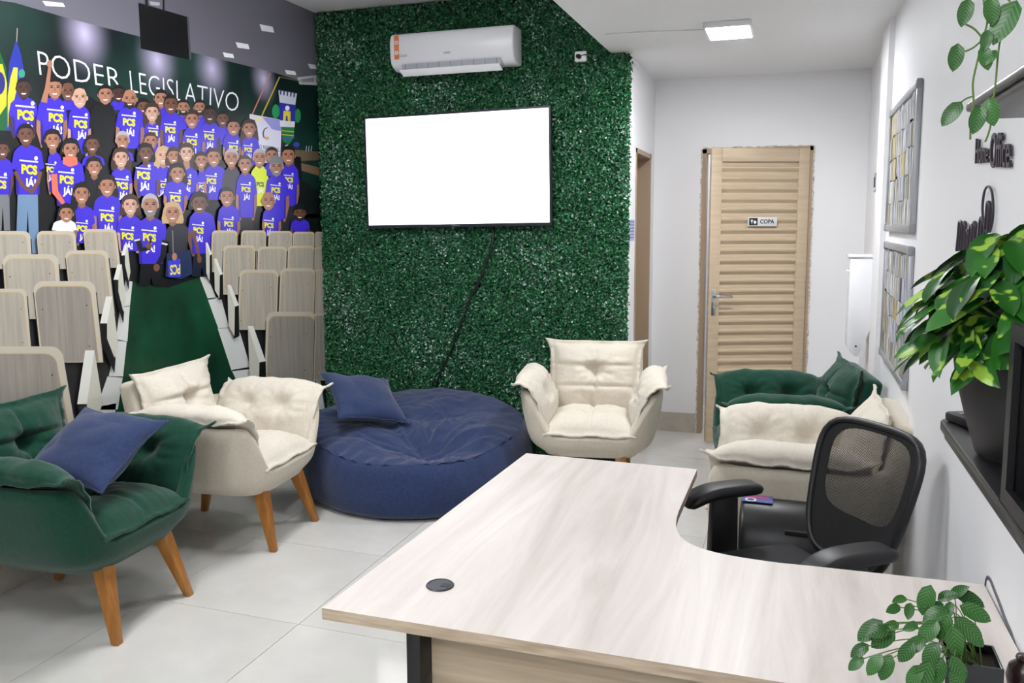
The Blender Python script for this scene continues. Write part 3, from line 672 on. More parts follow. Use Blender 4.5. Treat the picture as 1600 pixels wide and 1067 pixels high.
put_text('model_script', 'Eco Garden', lambda u, v: (-x+.05+u*.075, -.1985, .075+v*.016), M_GREYP, ac, 0, .3)
# socket with plug
s0 = at_y(907, 88, YG-.05)
so = thing('wall_socket', 'white socket with a black plug near the top right of the hedge', 'socket', (s0.x, YG-.01, s0.z))
bx('plate', -.038, .038, -.045, 0, -.032, .032, M_WHITEP, so, .01)
pl = MB().tube([(-.006, -.04, -.002), (-.01, -.075, -.004)], [.015, .012], 12).build('plug', M_BLACK, so, smooth=True)
tag(MB().tube([(s0.x+.01, YG-.075, s0.z), (s0.x+.06, YG-.06, s0.z+.01), (s0.x+.075, YG-.055, ZL-.005)], .003, 6).build('thin_cord', M_BLACK), 'short black cord from the hedge socket up to the ceiling', 'cord')

# ------------------------------------------------------------------ hall fittings
a = at_x(981, 343, XD); b = at_x(990, 376, XD)
nt_ = thing('notice', 'small blue and white notice on the wall by the doorway', 'notice', (XD, 0, 0))
bx('sheet', 0, .003, a.y-.02, b.y+.01, b.z, a.z, mat('notice_white', (180, 184, 216), .5), nt_)
for k in range(6): bx('print_line', .003, .0035, a.y, b.y-.01, a.z-.018-k*.02, a.z-.010-k*.02, mat('notice_blue', (96, 104, 160), .5), nt_)
q = at_x(1369.5, 285, XR)
ls = thing('light_switch', 'small light switch on the white hall side wall', 'switch', (XR, q.y, q.z))
bx('plate', -.010, 0, -.06, .06, -.055, .055, mat('switch_frame', (160, 158, 160), .4), ls, .003); bx('rocker', -.014, -.010, -.02, .02, -.03, .03, M_INK, ls); bx('insert', -.012, -.010, -.05, .05, -.045, -.03, M_WHITEP, ls)
dp = thing('cup_dispenser', 'white metal dispenser with a slanted base on the hall wall', 'dispenser', (XR, 5.28, .76))
bd = MB().prism([(-.004, .18), (-.07, 0), (-.09, 0), (-.135, .05), (-.135, .58), (-.004, .585)], 0, .22, 'y').build('body', M_WHITEP, dp, bevel=.004, smooth=True)
bx('lid', -.145, -.004, -.006, .226, .585, .60, M_WHITEP, dp, .003); bx('hook_latch', -.152, -.135, .05, .09, .50, .51, M_WHITEP, dp)
MB().lathe([(.006, 0), (.006, .004)], n=10).build('lock', M_INK, dp, loc=(-.085, .0, .06)).rotation_euler = (math.pi/2, 0, 0)

# notice boards with newspaper cuttings
PAPER = []
for i, (c1, c2) in enumerate((((215, 215, 213), (120, 120, 122)), ((196, 194, 188), (80, 78, 78)), ((222, 220, 216), (60, 62, 68)), ((186, 178, 162), (90, 80, 66)), ((200, 202, 210), (70, 80, 110)), ((200, 188, 140), (110, 96, 56)), ((80, 84, 94), (30, 32, 40)))):
    mm = mat('newsprint_%d' % i, c1, .7); add_noise_col(mm, c1, c2, (1, 42, 9), 4, .7, .40, .66); PAPER.append(mm)
def board(label, zt, zb, y0, y1, group):
    t = thing('notice_board', label, 'notice board', (XR, y0, zb), 0, group)
    W, H = y1-y0, zt-zb
    bx('backing', -.012, 0, .01, W-.01, .01, H-.01, mat('board_white', (120, 120, 122), .6), t)
    for nm, a in (('frame_bar', (0, W, 0, .03)), ('frame_bar', (0, W, H-.03, H)), ('frame_bar', (0, .028, .03, H-.03)), ('frame_bar', (W-.028, W, .03, H-.03))):
        bx(nm, -.022, 0, a[0], a[1], a[2], a[3], M_ALU, t, .004)
    for cy_, cz_ in ((0, 0), (W-.036, 0), (0, H-.036), (W-.036, H-.036)):
        bx('corner_cap', -.026, -.001, cy_-.002, cy_+.038, cz_-.002, cz_+.038, M_GREYP, t, .006)
    clip = None
    for r_ in range(5):
        c_ = .04
        while c_ < W-.07:
            w_ = random.uniform(.06, .12); hh = (H-.07)/5*random.uniform(.92, 1.12)
            mm = random.choice(PAPER[:5]*4+PAPER)
            o = MB().box(-.0135, -.012, 0, min(w_, W-.035-c_), 0, hh).build('newspaper_cutting', mm, t)
            o.location = (-.0015*((r_+int(c_*50)) % 3), c_, .034+(H-.07)/5*r_-.004); o.rotation_euler = (random.uniform(-.04, .04), 0, 0)
            if o.location.z+hh > H-.031: o.scale = (1, 1, (H-.032-o.location.z)/hh)
            c_ += w_*random.uniform(.82, .98)
board('upper aluminium-framed board of newspaper cuttings on the white wall', 2.097, 1.508, 3.58, 4.58, 'boards of newspaper cuttings')
board('lower aluminium-framed board of newspaper cuttings above the green armchair', 1.455, .885, 3.58, 4.56, 'boards of newspaper cuttings')
# ------------------------------------------------------------------ soft furniture
def sstep(a, b, x):
    if a > b: return 1-sstep(b, a, x)
    t = min(1, max(0, (x-a)/(b-a))); return t*t*(3-2*t)
def cushion(name, S, T, nu, nv, m, parent, tb=.5, edge=.005):
    """closed pad around the mid surface S(u,v); T(u,v) is the thickness to the upper side"""
    P = [[Vector(S(i/nu, j/nv)) for j in range(nv+1)] for i in range(nu+1)]
    mb = MB(); top = {}; bot = {}; vs = []
    for i in range(nu+1):
        for j in range(nv+1):
            du = P[min(i+1, nu)][j]-P[max(i-1, 0)][j]; dv = P[i][min(j+1, nv)]-P[i][max(j-1, 0)]
            nn = du.cross(dv).normalized(); t = T(i/nu, j/nv)
            top[i, j] = len(vs); vs.append(P[i][j]+nn*(t+edge))
            bot[i, j] = len(vs); vs.append(P[i][j]-nn*(t*tb+edge))
    fs = []
    for i in range(nu):
        for j in range(nv):
            fs.append((top[i, j], top[i+1, j], top[i+1, j+1], top[i, j+1])); fs.append((bot[i, j], bot[i, j+1], bot[i+1, j+1], bot[i+1, j]))
    for i in range(nu):
        fs.append((top[i, 0], bot[i, 0], bot[i+1, 0], top[i+1, 0])); fs.append((top[i, nv], top[i+1, nv], bot[i+1, nv], bot[i, nv]))
    for j in range(nv):
        fs.append((top[0, j], top[0, j+1], bot[0, j+1], bot[0, j])); fs.append((top[nu, j], bot[nu, j], bot[nu, j+1], top[nu, j+1]))
    mb.add(vs, fs); return mb.build(name, m, parent, smooth=True)
def pad_T(t, fu, fv, tufts=(), seams_u=(), seams_v=(), pw=.42, seed=0, wr=.004):
    def T(u, v):
        a = max(0, (min(u, 1-u)-fu)/(.5-fu)); b = max(0, (min(v, 1-v)-fv)/(.5-fv))
        p = (min(1, a*1.9)**pw)*(min(1, b*1.9)**pw)
        d = 1.0
        for s in seams_u: d -= .20*math.exp(-((u-s)/.022)**2)
        for s in seams_v: d -= .26*math.exp(-((v-s)/.022)**2)
        w_ = 0
        for (tu, tv, k) in tufts:
            r = math.hypot(u-tu, v-tv); d -= k*math.exp(-(r/.085)**2)+.12*k*math.exp(-(r/.2)**2)
            an = math.atan2(v-tv, u-tu); w_ += math.sin(an*11+seed+3*noise.noise((u*4, v*4, seed)))*math.exp(-((r-.14)/.09)**2)
        w_ += 1.3*noise.noise((u*9+seed, v*9, seed*1.7))+.7*noise.noise((u*21+seed, v*21, 3.1))
        # gathers running in from the sewn edge
        ge = math.exp(-a/.18)*math.sin(v*70+4*noise.noise((v*8, seed, 0)))+math.exp(-b/.18)*math.sin(u*70+4*noise.noise((u*8, seed, 5)))
        return max(.0, t*p*max(d, .12)+wr*(w_+.6*ge)*min(1, p*1.4))
    return T
def catmull(pts, t):
    n = len(pts)-1; x = t*n; i = min(int(x), n-1); f = x-i
    p0, p1, p2, p3 = pts[max(i-1, 0)], pts[i], pts[i+1], pts[min(i+2, n)]
    return tuple(.5*((2*b)+(-a+c)*f+(2*a-5*b+4*c-d)*f*f+(-a+3*b-3*c+d)*f**3) for a, b, c, d in zip(p0, p1, p2, p3))

def make_armchair(mp, ms):
    t = thing('armchair', 'x', 'armchair')
    # bucket shell -------------------------------------------------
    mb = MB(); NA, NZ = 96, 14; zB_ = .274
    def outline(th, a_f, a_b, b_, n=4.6):
        c, s = math.cos(th), math.sin(th); r = (abs(c)**n+abs(s)**n)**(-1/n)
        return (r*c*(a_f if c > 0 else a_b), r*s*b_)
    def rim(x, y):
        z = .615
        if x > .1: z = .615-(.615-.385)*(1-sstep(.225, .36, abs(y)))*sstep(.22, .30, x)
        return z-.02*sstep(.2, .36, x)*0
    rings = []
    def level(t_, inset=0, zoff=0):
        R_ = []
        for k in range(NA):
            th = 2*math.pi*k/NA
            xr, yr = outline(th, .355, .360, .398)
            zr = rim(xr, yr)
            z = zB_+(zr-zB_)*t_
            q = (z-zB_)/(.605-zB_)                                 # real height decides the bulge
            e = math.sin(min(1, q*1.9+.0)*math.pi/2)**.55
            e2 = .80*e+.20*q
            bx_ = catmull([(.66,), (.83,), (.90,), (.935,), (.965,), (.985,), (1.0,)], min(1, q))[0]; bxx = catmull([(.81,), (.92,), (.96,), (.975,), (.99,), (1.0,), (1.0,)], min(1, q))[0]
            x, y = outline(th, .355, .360, .398)
            x *= bxx; y *= bx_
            l = math.hypot(x, y); f = max(0, (l-inset)/l)
            R_.append((x*f, y*f, z+zoff))
        return R_
    for i in range(NZ+1): rings.append(level((i/NZ)**1.3))
    rings.append(level(1, .02, .012)); rings.append(level(1, .05, .006)); rings.append([(x*.86, y*.84, .34) for x, y, z in level(.4)])
    vs = [p for R_ in rings for p in R_]
    fs = [(i*NA+k, i*NA+(k+1) % NA, (i+1)*NA+(k+1) % NA, (i+1)*NA+k) for i in range(len(rings)-1) for k in range(NA)]
    fs += [tuple(range(NA))[::-1], tuple((len(rings)-1)*NA+k for k in range(NA))]
    mb.add(vs, fs); mb.build('shell', ms, t, smooth=True)
    # back board ---------------------------------------------------
    bb = MB(); M_ = Matrix.Translation((-.315, 0, .42)) @ Matrix.Rotation(-.20, 4, 'Y')
    bb.box(-.045, .045, -.285, .285, -.12, .385, M=M_)
    bb.build('back_board', ms, t, bevel=.03, seg=4, smooth=True)
    # pads ---------------------------------------------------------
    wob = lambda a, s, k: .006*math.sin(a*k+s)+.008*noise.noise((a*6, s, 1))
    def corner(u, v): return (abs(2*u-1)*abs(2*v-1))**7
    def S_seat(u, v):
        x = -.25+.600*u; y = (v-.5)*(.57-.07*u**3)*(1.0-.03*math.sin(u*math.pi)); c = corner(u, v)
        e = max(0, abs(2*u-1)-.86)/.14; e2 = max(0, abs(2*v-1)-.88)/.12
        z = .418+.02*u+wob(y*6, 1, 5)*e*.9+wob(x*6, 2, 5)*e2
        if u > .8: z -= .035*((u-.8)/.2)**1.6; x -= .012*((u-.8)/.2)**2
        return (x, y, z)
    cushion('seat_cushion', S_seat, pad_T(.065, .055, .055, [(.48, .5, .75)], [.48], [.5], .5, 1), 44, 44, mp, t, .5)
    def S_back(u, v):                                                 # u up, v across
        h = .40+.435*u; x = -.205-.12*u-.02*math.sin(u*math.pi); y = (v-.5)*(.57-.03*math.sin(u*math.pi)); c = corner(u, v)
        e = max(0, abs(2*u-1)-.88)/.12; e2 = max(0, abs(2*v-1)-.88)/.12
        x += .9*(wob(y*6, 3, 5)*e+wob(h*8, 4, 5)*e2)
        s = 1 if v > .5 else -1
        if u > .5: h += c*.012; y += c*.03*s
        return (x, -y, h)
    cushion('back_cushion', S_back, pad_T(.095, .05, .055, [(.60, .5, .85), (.08, .5, .4)], [.36, .66], [.5], .5, 2), 48, 44, mp, t, .35)
    path = [(.235, .415), (.256, .485), (.279, .555), (.309, .618), (.347, .656), (.386, .665), (.410, .648)]
    for s in (-1, 1):
        def S_arm(u, v, s=s):
            y, z = catmull(path, v); x = -.27+.60*u; c = corner(u, v)
            e = max(0, abs(2*u-1)-.9)/.1; e2 = max(0, v-.86)/.14
            z += .018*(2*u-1)**2*v; y += .006*(2*u-1)**2*v
            z += wob(x*7, 5+s, 6)*e2*.9; y += wob(v*5, 7+s, 6)*e
            if u > .5: x -= .035*(1-v)**2*(u-.5)*2
            if v > .5: y += c*.014; z += c*.026; x += c*.02*(1 if u > .5 else -1)
            # mirrored side runs the other way so that the pad's face stays inward
            return (x, s*y, z)
        Tq = pad_T(.064, .055, .05, [(.33, .42, .8), (.68, .42, .8)], [], [], .5, 3+s)
        if s < 0: cushion('arm_cushion', lambda u, v: S_arm(1-u, v, -1), lambda u, v: Tq(1-u, v), 44, 40, mp, t, .30)
        else: cushion('arm_cushion', lambda u, v: S_arm(u, v, 1), Tq, 44, 40, mp, t, .30)
    for sx in (-1, 1):
        for sy in (-1, 1):
            leg = MB(); a = Vector((.25*sx if sx > 0 else -.245, .165*sy, .285)); b = Vector((.335 if sx > 0 else -.325, .212*sy, 0))
            vs = []
            for p, w_ in ((a, .030), (b, .0155)):
                vs += [(p.x-w_, p.y-w_, p.z), (p.x+w_, p.y-w_, p.z), (p.x+w_, p.y+w_, p.z), (p.x-w_, p.y+w_, p.z)]
            leg.add(vs, [(0, 1, 2, 3), (7, 6, 5, 4), (0, 4, 5, 1), (1, 5, 6, 2), (2, 6, 7, 3), (3, 7, 4, 0)]).build('leg', M_LEGWOOD, t, bevel=.004, smooth=True)
    return t
def place(t, label, x, y, deg, s=1.0, group='tufted armchairs'):
    t['label'] = label; t['group'] = group; t.location = (x, y, 0); t.rotation_euler = (0, 0, math.radians(deg)); t.scale = (s, s, s)
    return t
cream = make_armchair(M_CREAM, M_CREAMS); green = make_armchair(M_GREEN, M_GREEN)
place(cream, 'cream tufted armchair in front of the mural, beside the navy bean bag', -2.66, 3.42, 5)
c2 = place(copy_tree(cream), 'cream tufted armchair facing the camera at the right end of the hedge', -1.085, 4.62, -80)
c3 = place(copy_tree(cream), 'cream tufted armchair against the right wall behind the office chair', .02, 3.58, 181)
place(green, 'dark green armchair in the left foreground holding a navy cushion', -2.69, 2.49, 4)
g2 = place(copy_tree(green), 'dark green armchair in front of the louvred door', -.045, 4.50, 188)

# bean bag ---------------------------------------------------------
bag = thing('bean_bag', 'large round navy bean bag on the floor below the television', 'bean bag', (-2.11, 4.40, 0))
NA, mb = 192, MB()
def rad(th): return .675*(1+.03*math.cos(2*th+.5)+.012*math.sin(3*th))
def rimz(th):                                                         # th=0 is +x
    t = (th % (2*math.pi))/(math.pi/4); K = (.38, .43, .48, .455, .42, .365, .305, .31); i = int(t) % 8; f = t-int(t); f = f*f*(3-2*f)
    return K[i]*(1-f)+K[(i+1) % 8]*f
prof = []
rings = []
for (f, zf) in ((.80, 0), (.90, .005), (.955, .045), (.99, .15), (1.0, .35), (1.0, .55), (.985, .75), (.955, .90), (.915, .975)):
    R_ = []
    for k in range(NA):
        th = 2*math.pi*k/NA; r = rad(th)*f; z = rimz(th)*zf
        r += .012*noise.noise((math.cos(th)*3, math.sin(th)*3, zf*5))*(zf > .02)+.004*math.sin(th*46+3*noise.noise((th*2, 0, 0)))*sstep(.7, .95, zf)*sstep(.3, -.3, math.sin(th))
        R_.append((r*math.cos(th), r*math.sin(th), z))
    rings.append(R_)
nside = len(rings)
side = MB(); vs = [p for R_ in rings for p in R_]
fs = [(i*NA+k, i*NA+(k+1) % NA, (i+1)*NA+(k+1) % NA, (i+1)*NA+k) for i in range(nside-1) for k in range(NA)]+[tuple(range(NA))[::-1]]
side.add(vs, fs)
NR = 64; top = MB(); vs = []
dc = Vector((.20, -.30))                                              # where the seat has sunk in
for i in range(NR+1):
    f = .93*(1-i/NR)
    for k in range(NA):
        th = 2*math.pi*k/NA; r = rad(th)*f; x, y = r*math.cos(th), r*math.sin(th)
        e = f/.93
        z = rimz(th)*.965*e**1.6+(1-e**1.6)*.355+.035*(1-e**4)
        d = math.hypot((x-dc.x)/1.35, (y-dc.y)); an = math.atan2(y-dc.y, x-dc.x)
        z -= .12*math.exp(-(d/.20)**2)*(1-e**8)
        z -= .05*math.exp(-(((x+.18)/.5)**2+((y-.05-.35*(x+.2))/.10)**2))*(1-e**6)
        fold = noise.noise((math.cos(an)*2.6, math.sin(an)*2.6, 1.3))+.7*math.sin(an*9+2.5*noise.noise((d*6, an, 0)))
        rg = 1-abs(noise.noise((math.cos(an)*3.1+5, math.sin(an)*3.1, d*3))*2.2); rg2 = 1-abs(noise.noise((x*7+3*noise.noise((x*4, y*4, 0)), y*7, 4))*2.5)
        z += (.012*fold+.020*max(0, rg)**2)*math.exp(-((d-.20)/.17)**2)*(1-e**10)+.010*max(0, rg2)**3*(1-e**3)
        z += .014*noise.noise((x*5, y*5, 7))+.006*noise.noise((x*14, y*14, 2))
        z += .006*math.sin(th*40+4*noise.noise((th*3, 1, 0)))*sstep(.75, .98, e)*sstep(.3, -.3, math.sin(th))
        vs.append((x, y, max(.06, z)))
fs = [(i*NA+k, i*NA+(k+1) % NA, (i+1)*NA+(k+1) % NA, (i+1)*NA+k) for i in range(NR) for k in range(NA)]
top.add(vs, fs)
side.build('side_panel', M_NAVY, bag, smooth=True); top.build('top_panel', M_NAVY, bag, smooth=True)

def pillow(name, label, w_, h_, t_, M_, seed):
    o = thing(name, label, 'cushion'); o.matrix_world = M_; o['group'] = 'navy scatter cushions'
    def S(u, v):
        c = (abs(2*u-1)*abs(2*v-1))**4; a, b = 2*u-1, 2*v-1
        x = a*w_/2*(1-.10*(1-b*b)*abs(a)**3+.02*c); y = b*h_/2*(1-.10*(1-a*a)*abs(b)**3+.02*c)
        return (x, y, .012*noise.noise((u*4, v*4, seed))+.02*a*b*0)
    def T(u, v):
        a, b = 2*u-1, 2*v-1
        p = max(0, (1-a**2)*(1-b**2))**.55
        ge = math.exp(-(1-abs(a))/.12)*math.sin(v*55)+math.exp(-(1-abs(b))/.12)*math.sin(u*55)
        return t_*p*(1+.10*noise.noise((u*5, v*5, seed)))+.0025*ge*p
    cushion('cover', S, T, 40, 40, M_NAVY, o, 1.0, .002)
    MB().tube([Vector(S(i/40, 0)) for i in range(41)]+[Vector(S(1, i/40)) for i in range(1, 41)]+[Vector(S(1-i/40, 1)) for i in range(1, 41)]+[Vector(S(0, 1-i/40)) for i in range(1, 41)], .0045, 6).build('piping', M_NAVY, o, smooth=True)
    return o
def frame(o, xdir, ydir):
    x = Vector(xdir).normalized(); y = Vector(ydir); y = (y-x*y.dot(x)).normalized(); z = x.cross(y)
    M_ = Matrix((x, y, z)).transposed().to_4x4(); M_.translation = Vector(o); return M_
def pillow4(label, TL, TR, BR, BL, t_, seed):
    TL, TR, BR, BL = map(Vector, (TL, TR, BR, BL)); c = (TL+TR+BR+BL)/4
    xd = (TR-TL)+(BR-BL); yd = (TL-BL)+(TR-BR)
    return pillow('cushion', label, xd.length/2*1.03, yd.length/2*1.03, t_, frame(c, xd, yd), seed)
def nearer(pts, k): return [Vector((0, 0, CAM_H))+(Vector(p)-Vector((0, 0, CAM_H)))*k for p in pts]
pillow4('navy square cushion resting on the dark green armchair', *nearer(((-2.878, 2.713, .756), (-2.46, 2.73, .747), (-2.454, 2.379, .539), (-2.867, 2.40, .575)), .985), .075, 2)
pillow4('navy square cushion lying on top of the bean bag', *nearer(((-2.719, 4.385, .629), (-2.484, 4.72, .559), (-2.176, 4.47, .346), (-2.473, 4.126, .448)), .965), .07, 5)
# ------------------------------------------------------------------ L-shaped desk
M_DESK = mat('pale_ash_laminate', (222, 212, 205), .38)
nz, cr, mp = add_noise_col(M_DESK, (200, 189, 181), (226, 218, 212), (9, .9, 4), 7, .62, .30, .68, dist=1.4)
mp.inputs['Rotation'].default_value = (0, 0, math.radians(-6))
M_DESKE = mat('ash_edge', (176, 158, 136), .5); add_noise_col(M_DESKE, (160, 142, 120), (190, 172, 150), (10, 10, 120), 4)
M_PANEL = mat('ash_panel', (178, 162, 138), .5); add_noise_col(M_PANEL, (160, 142, 118), (190, 174, 150), (1.5, 4, 45), 6, .6, .3, .7, dist=.6)
DZ = .74
desk = thing('desk', 'L-shaped pale ash desk with black steel legs in the foreground', 'desk', (-.3, 1.9, 0))
P = [(-.928, 1.463), (.425, 1.476), (.425, 2.036), (.06, 2.022)]
c0 = Vector((-.012, 2.017)); c1 = Vector((-.29, 2.30))
for k in range(15):                                                   # concave inner corner
    t_ = k/14; a = c0.lerp(Vector((-.235, 2.02)), t_); b = Vector((-.235, 2.02)).lerp(Vector((-.285, 2.07)), t_); c = Vector((-.285, 2.07)).lerp(c1, t_)
    d = a.lerp(b, t_).lerp(b.lerp(c, t_), t_); P.append((d.x, d.y))
P += [(-.286, 2.73), (-.883, 2.737)]
O = Vector((-.3, 1.9, 0))
pl = [(x-O.x, y-O.y) for x, y in P]; n = len(pl)
mb = MB(); vs = [(x, y, DZ-.025) for x, y in pl]+[(x, y, DZ) for x, y in pl]
mb.add(vs, [tuple(range(n, 2*n))], 0); mb.add(vs, [tuple(range(n))[::-1]]+[(i, (i+1) % n, n+(i+1) % n, n+i) for i in range(n)], 1)
mb.build('desktop', [M_DESK, M_DESKE], desk)
g = at_z(687.5, 915, DZ)
gr = MB().lathe([(.031, 0), (.032, .002), (.030, .004), (.027, .0042), (.026, .003), (.0, .003)], (0, 0, 0), 32).build('cable_grommet', mat('grommet_grey', (56, 56, 66), .4), desk, smooth='auto', loc=(g.x-O.x, g.y-O.y, DZ))
bx('grommet_slot', .004, .024, -.009, .010, .0031, .0036, M_BLACK, gr)
def steel_leg(x, y, dx, dy, rz=0):
    l = MB(); c, s = math.cos(rz), math.sin(rz)
    l.box(-.015, .015, -.035, .035, .03, DZ-.028).box(-.02, .02, -.27, .03, .0, .03).box(-.018, .018, -.25, .03, DZ-.055, DZ-.026)
    o = l.build('steel_leg', M_BLACKM, desk, bevel=.003, smooth=True); o.location = (x-O.x, y-O.y, 0); o.rotation_euler = (0, 0, rz); return o
a = at_z(645, 990, DZ-.03)
def post(x, y, foot):
    mb = MB().box(-.016, .016, -.035, .035, .0, DZ-.0255)
    for k in range(5): mb.box(-.018, .018, -.02, .02, .1+k*.12, .13+k*.12)
    mb.box(*foot, 0, .028); o = mb.build('steel_leg', M_BLACKM, desk, bevel=.003, smooth=True); o.location = (x-O.x, y-O.y, 0)
post(a.x, a.y+.035, (-.022, .022, -.03, .46)); post(.33, 1.53, (-.022, .022, -.03, .42)); post(-.82, 2.66, (-.03, .45, -.022, .022)); post(-.62, 2.02, (-.03, .03, -.03, .03))
bx('modesty_panel', a.x+.017-O.x, .31-O.x, 1.53-O.y, 1.548-O.y, .22, DZ-.0255, M_PANEL, desk)
bx('modesty_panel', -.80-O.x, -.782-O.x, 1.62-O.y, 2.62-O.y, .30, DZ-.0255, M_PANEL, desk)
# grey cable dropping behind the desk
cb = [(.433, 2.03, .60), (.433, 2.045, .735), (.432, 2.01, .765), (.4315, 1.95, .76), (.4315, 1.86, .745), (.4315, 1.75, .71), (.4315, 1.70, .5), (.4315, 1.7, .05)]
cb2 = [catmull(cb, i/28) for i in range(29)]
tag(MB().tube(cb2, .0055, 8).build('cable', mat('cable_grey', (84, 84, 90), .5), smooth=True), 'grey cable arching over the far right corner of the desk', 'cable')

# ------------------------------------------------------------------ office chair
oc = thing('office_chair', 'black mesh-back office chair tucked into the inner corner of the desk', 'office chair', (-.02, 2.52, 0), math.radians(218))
def rsect(w_, h_, r, n=5):
    P = []
    for cx, cy, a0 in ((w_-r, h_-r, 0), (-w_+r, h_-r, 90), (-w_+r, -h_+r, 180), (w_-r, -h_+r, 270)):
        P += [(cx+r*math.cos(math.radians(a0+90*i/n)), cy+r*math.sin(math.radians(a0+90*i/n))) for i in range(n+1)]
    return P
M_SEAT = mat('black_seat_fabric', (24, 24, 27), .75)
def S_os(u, v): 
    x = -.23+.47*u; y = (v-.5)*.46; return (x, y, .455-.03*max(0, u-.7)**2*8+.012*(2*v-1)**2)
cushion('seat', S_os, lambda u, v: .045*(max(0, (1-(2*u-1)**6)*(1-(2*v-1)**6))**.5), 24, 24, M_SEAT, oc, .8)
# backrest frame: a superellipse ring leaning back
zb_, zt_, xb_, xt_ = .500, .920, -.225, -.335
def BR(a, b):                                     # a across -1..1, b up 0..1
    wid = .185+.030*b-.035*(1-b)**3
    return Vector((xb_+(xt_-xb_)*b-.035*(1-a*a), a*wid, zb_+(zt_-zb_)*b))
loop = []
for k in range(64):
    th = 2*math.pi*k/64; c, s = math.cos(th), math.sin(th); r = (abs(c)**5+abs(s)**5)**(-1/5)
    loop.append(BR(r*c, .5+.5*r*s))
def ring_tube(pts, rx, ry, nrm, n=10):
    mb = MB(); N_ = len(pts); vs = []
    for i in range(N_):
        t = (pts[(i+1) % N_]-pts[i-1]).normalized(); a = t.cross(nrm).normalized(); b = nrm
        vs += [pts[i]+a*rx*math.cos(2*math.pi*k/n)+b*ry*math.sin(2*math.pi*k/n) for k in range(n)]
    mb.add(vs, [(i*n+k, i*n+(k+1) % n, ((i+1) % N_)*n+(k+1) % n, ((i+1) % N_)*n+k) for i in range(N_) for k in range(n)]); return mb
bn = (BR(0, .5)-BR(1, .5)).cross(BR(0, 1)-BR(0, 0)).normalized(); bn = Vector((.96, 0, .25)).normalized()
ring_tube(loop, .012, .014, bn).build('back_frame', M_BLACK, oc, smooth=True)
# lower solid band and inner border, lumbar support
band = MB(); vs = []; NB = 20
for j, bb in enumerate((.02, .10, .20, .26)):
    for i in range(NB+1):
        a_ = -1+2*i/NB; p = BR(a_*.97, bb-.06*(a_*a_)*(j == 3)); vs.append(p+bn*.004)
fs = [(j*(NB+1)+i, j*(NB+1)+i+1, (j+1)*(NB+1)+i+1, (j+1)*(NB+1)+i) for j in range(3) for i in range(NB)]
m_mesh = mat('chair_mesh', (18, 18, 20), .6)
nt, N, L, b = nodes(m_mesh)
tc = N.new('ShaderNodeTexCoord'); mpn = N.new('ShaderNodeMapping'); mpn.inputs['Scale'].default_value = (0, 230, 230)
vor = N.new('ShaderNodeTexVoronoi'); vor.inputs['Scale'].default_value = 1; vor.inputs['Randomness'].default_value = 0.0; mpn.inputs['Rotation'].default_value = (math.radians(45), 0, 0)
gt = N.new('ShaderNodeMath'); gt.operation = 'GREATER_THAN'; gt.inputs[1].default_value = .30
L.new(tc.outputs['Object'], mpn.inputs[0]); L.new(mpn.outputs[0], vor.inputs['Vector']); L.new(vor.outputs['Distance'], gt.inputs[0]); L.new(gt.outputs[0], b.inputs['Alpha'])
mesh = MB(); vs2 = []
for j in range(21):
    for i in range(NB+1):
        bb_ = .01+.98*j/20; a_ = (-1+2*i/NB)*max(.05, 1-abs(2*bb_-1)**5)**.2; vs2.append(BR(a_*.98, bb_)+bn*.001)
mesh.add(vs2, [(j*(NB+1)+i, j*(NB+1)+i+1, (j+1)*(NB+1)+i+1, (j+1)*(NB+1)+i) for j in range(20) for i in range(NB)])
mesh.build('back_mesh', m_mesh, oc, smooth=True)
inner = []
for k in range(48):
    th = 2*math.pi*k/48; c, s = math.cos(th), math.sin(th); r = (abs(c)**4+abs(s)**4)**(-1/4)
    inner.append((r*c*.78, .64+.31*r*s))
bord = MB(); vs = []
for k in range(48):
    th = 2*math.pi*k/48; c, s = math.cos(th), math.sin(th); r = (abs(c)**5+abs(s)**5)**(-1/5)
    vs.append(BR(r*c*.97, .5+.485*r*s)+bn*.005)
for (a_, bb) in inner: vs.append(BR(a_, bb)+bn*.005)
bord.add(vs, [(k, (k+1) % 48, 48+(k+1) % 48, 48+k) for k in range(48)])
m_bord = mat('chair_border_fabric', (14, 14, 16), .8); bord.build('back_border', m_bord, oc)
spine = MB().tube([(-.10, 0, .40), (-.27, 0, .41), (-.30, 0, .47), (-.305, 0, .54)], [.03, .03, .028, .02], 10).build('back_support', M_BLACK, oc, smooth=True)
for s in (-1, 1):
    ap = MB(); NL = 18; prof = rsect(.046, .020, .018, 4); vs = []
    for i in range(NL+1):
        u = i/NL; x = -.14+.285*u; sc = (1-abs(2*u-1)**6)**.35 if 0 < u < 1 else .05
        zz = .672-.030*max(0, u-.55)**2*6-.012*max(0, .3-u)
        vs += [(x, s*.295+p[0]*(.55+.45*sc)*(sc > .1 or 1), zz+p[1]*max(.25, sc)) for p in prof]
    k_ = len(prof)
    ap.add(vs, [(i*k_+j, i*k_+(j+1) % k_, (i+1)*k_+(j+1) % k_, (i+1)*k_+j) for i in range(NL) for j in range(k_)]+[tuple(range(k_))[::-1], tuple(NL*k_+j for j in range(k_))])
    ar = ap.build('armrest', M_BLACK, oc, smooth=True)
    up = MB().prism([(-.055, .40), (.055, .40), (.045, .655), (-.05, .655)], s*.295-.016, s*.295+.016, 'y').box(-.04, .04, min(s*.10, s*.295), max(s*.10, s*.295), .385, .41)
    up.build('arm_upright', M_BLACK, oc, bevel=.008, smooth=True)
    o = MB().lathe([(.013, 0), (.013, .008)], n=14).build('adjust_knob', M_BLACK, ar, loc=(.0, s*.311, .55)); o.rotation_euler = (math.radians(-90*s), 0, 0)
MB().lathe([(.05, .38), (.05, .40), (.026, .40), (.026, .20), (.034, .20), (.034, .09)][::-1], n=20).build('gas_column', M_BLACKM, oc, smooth='auto')
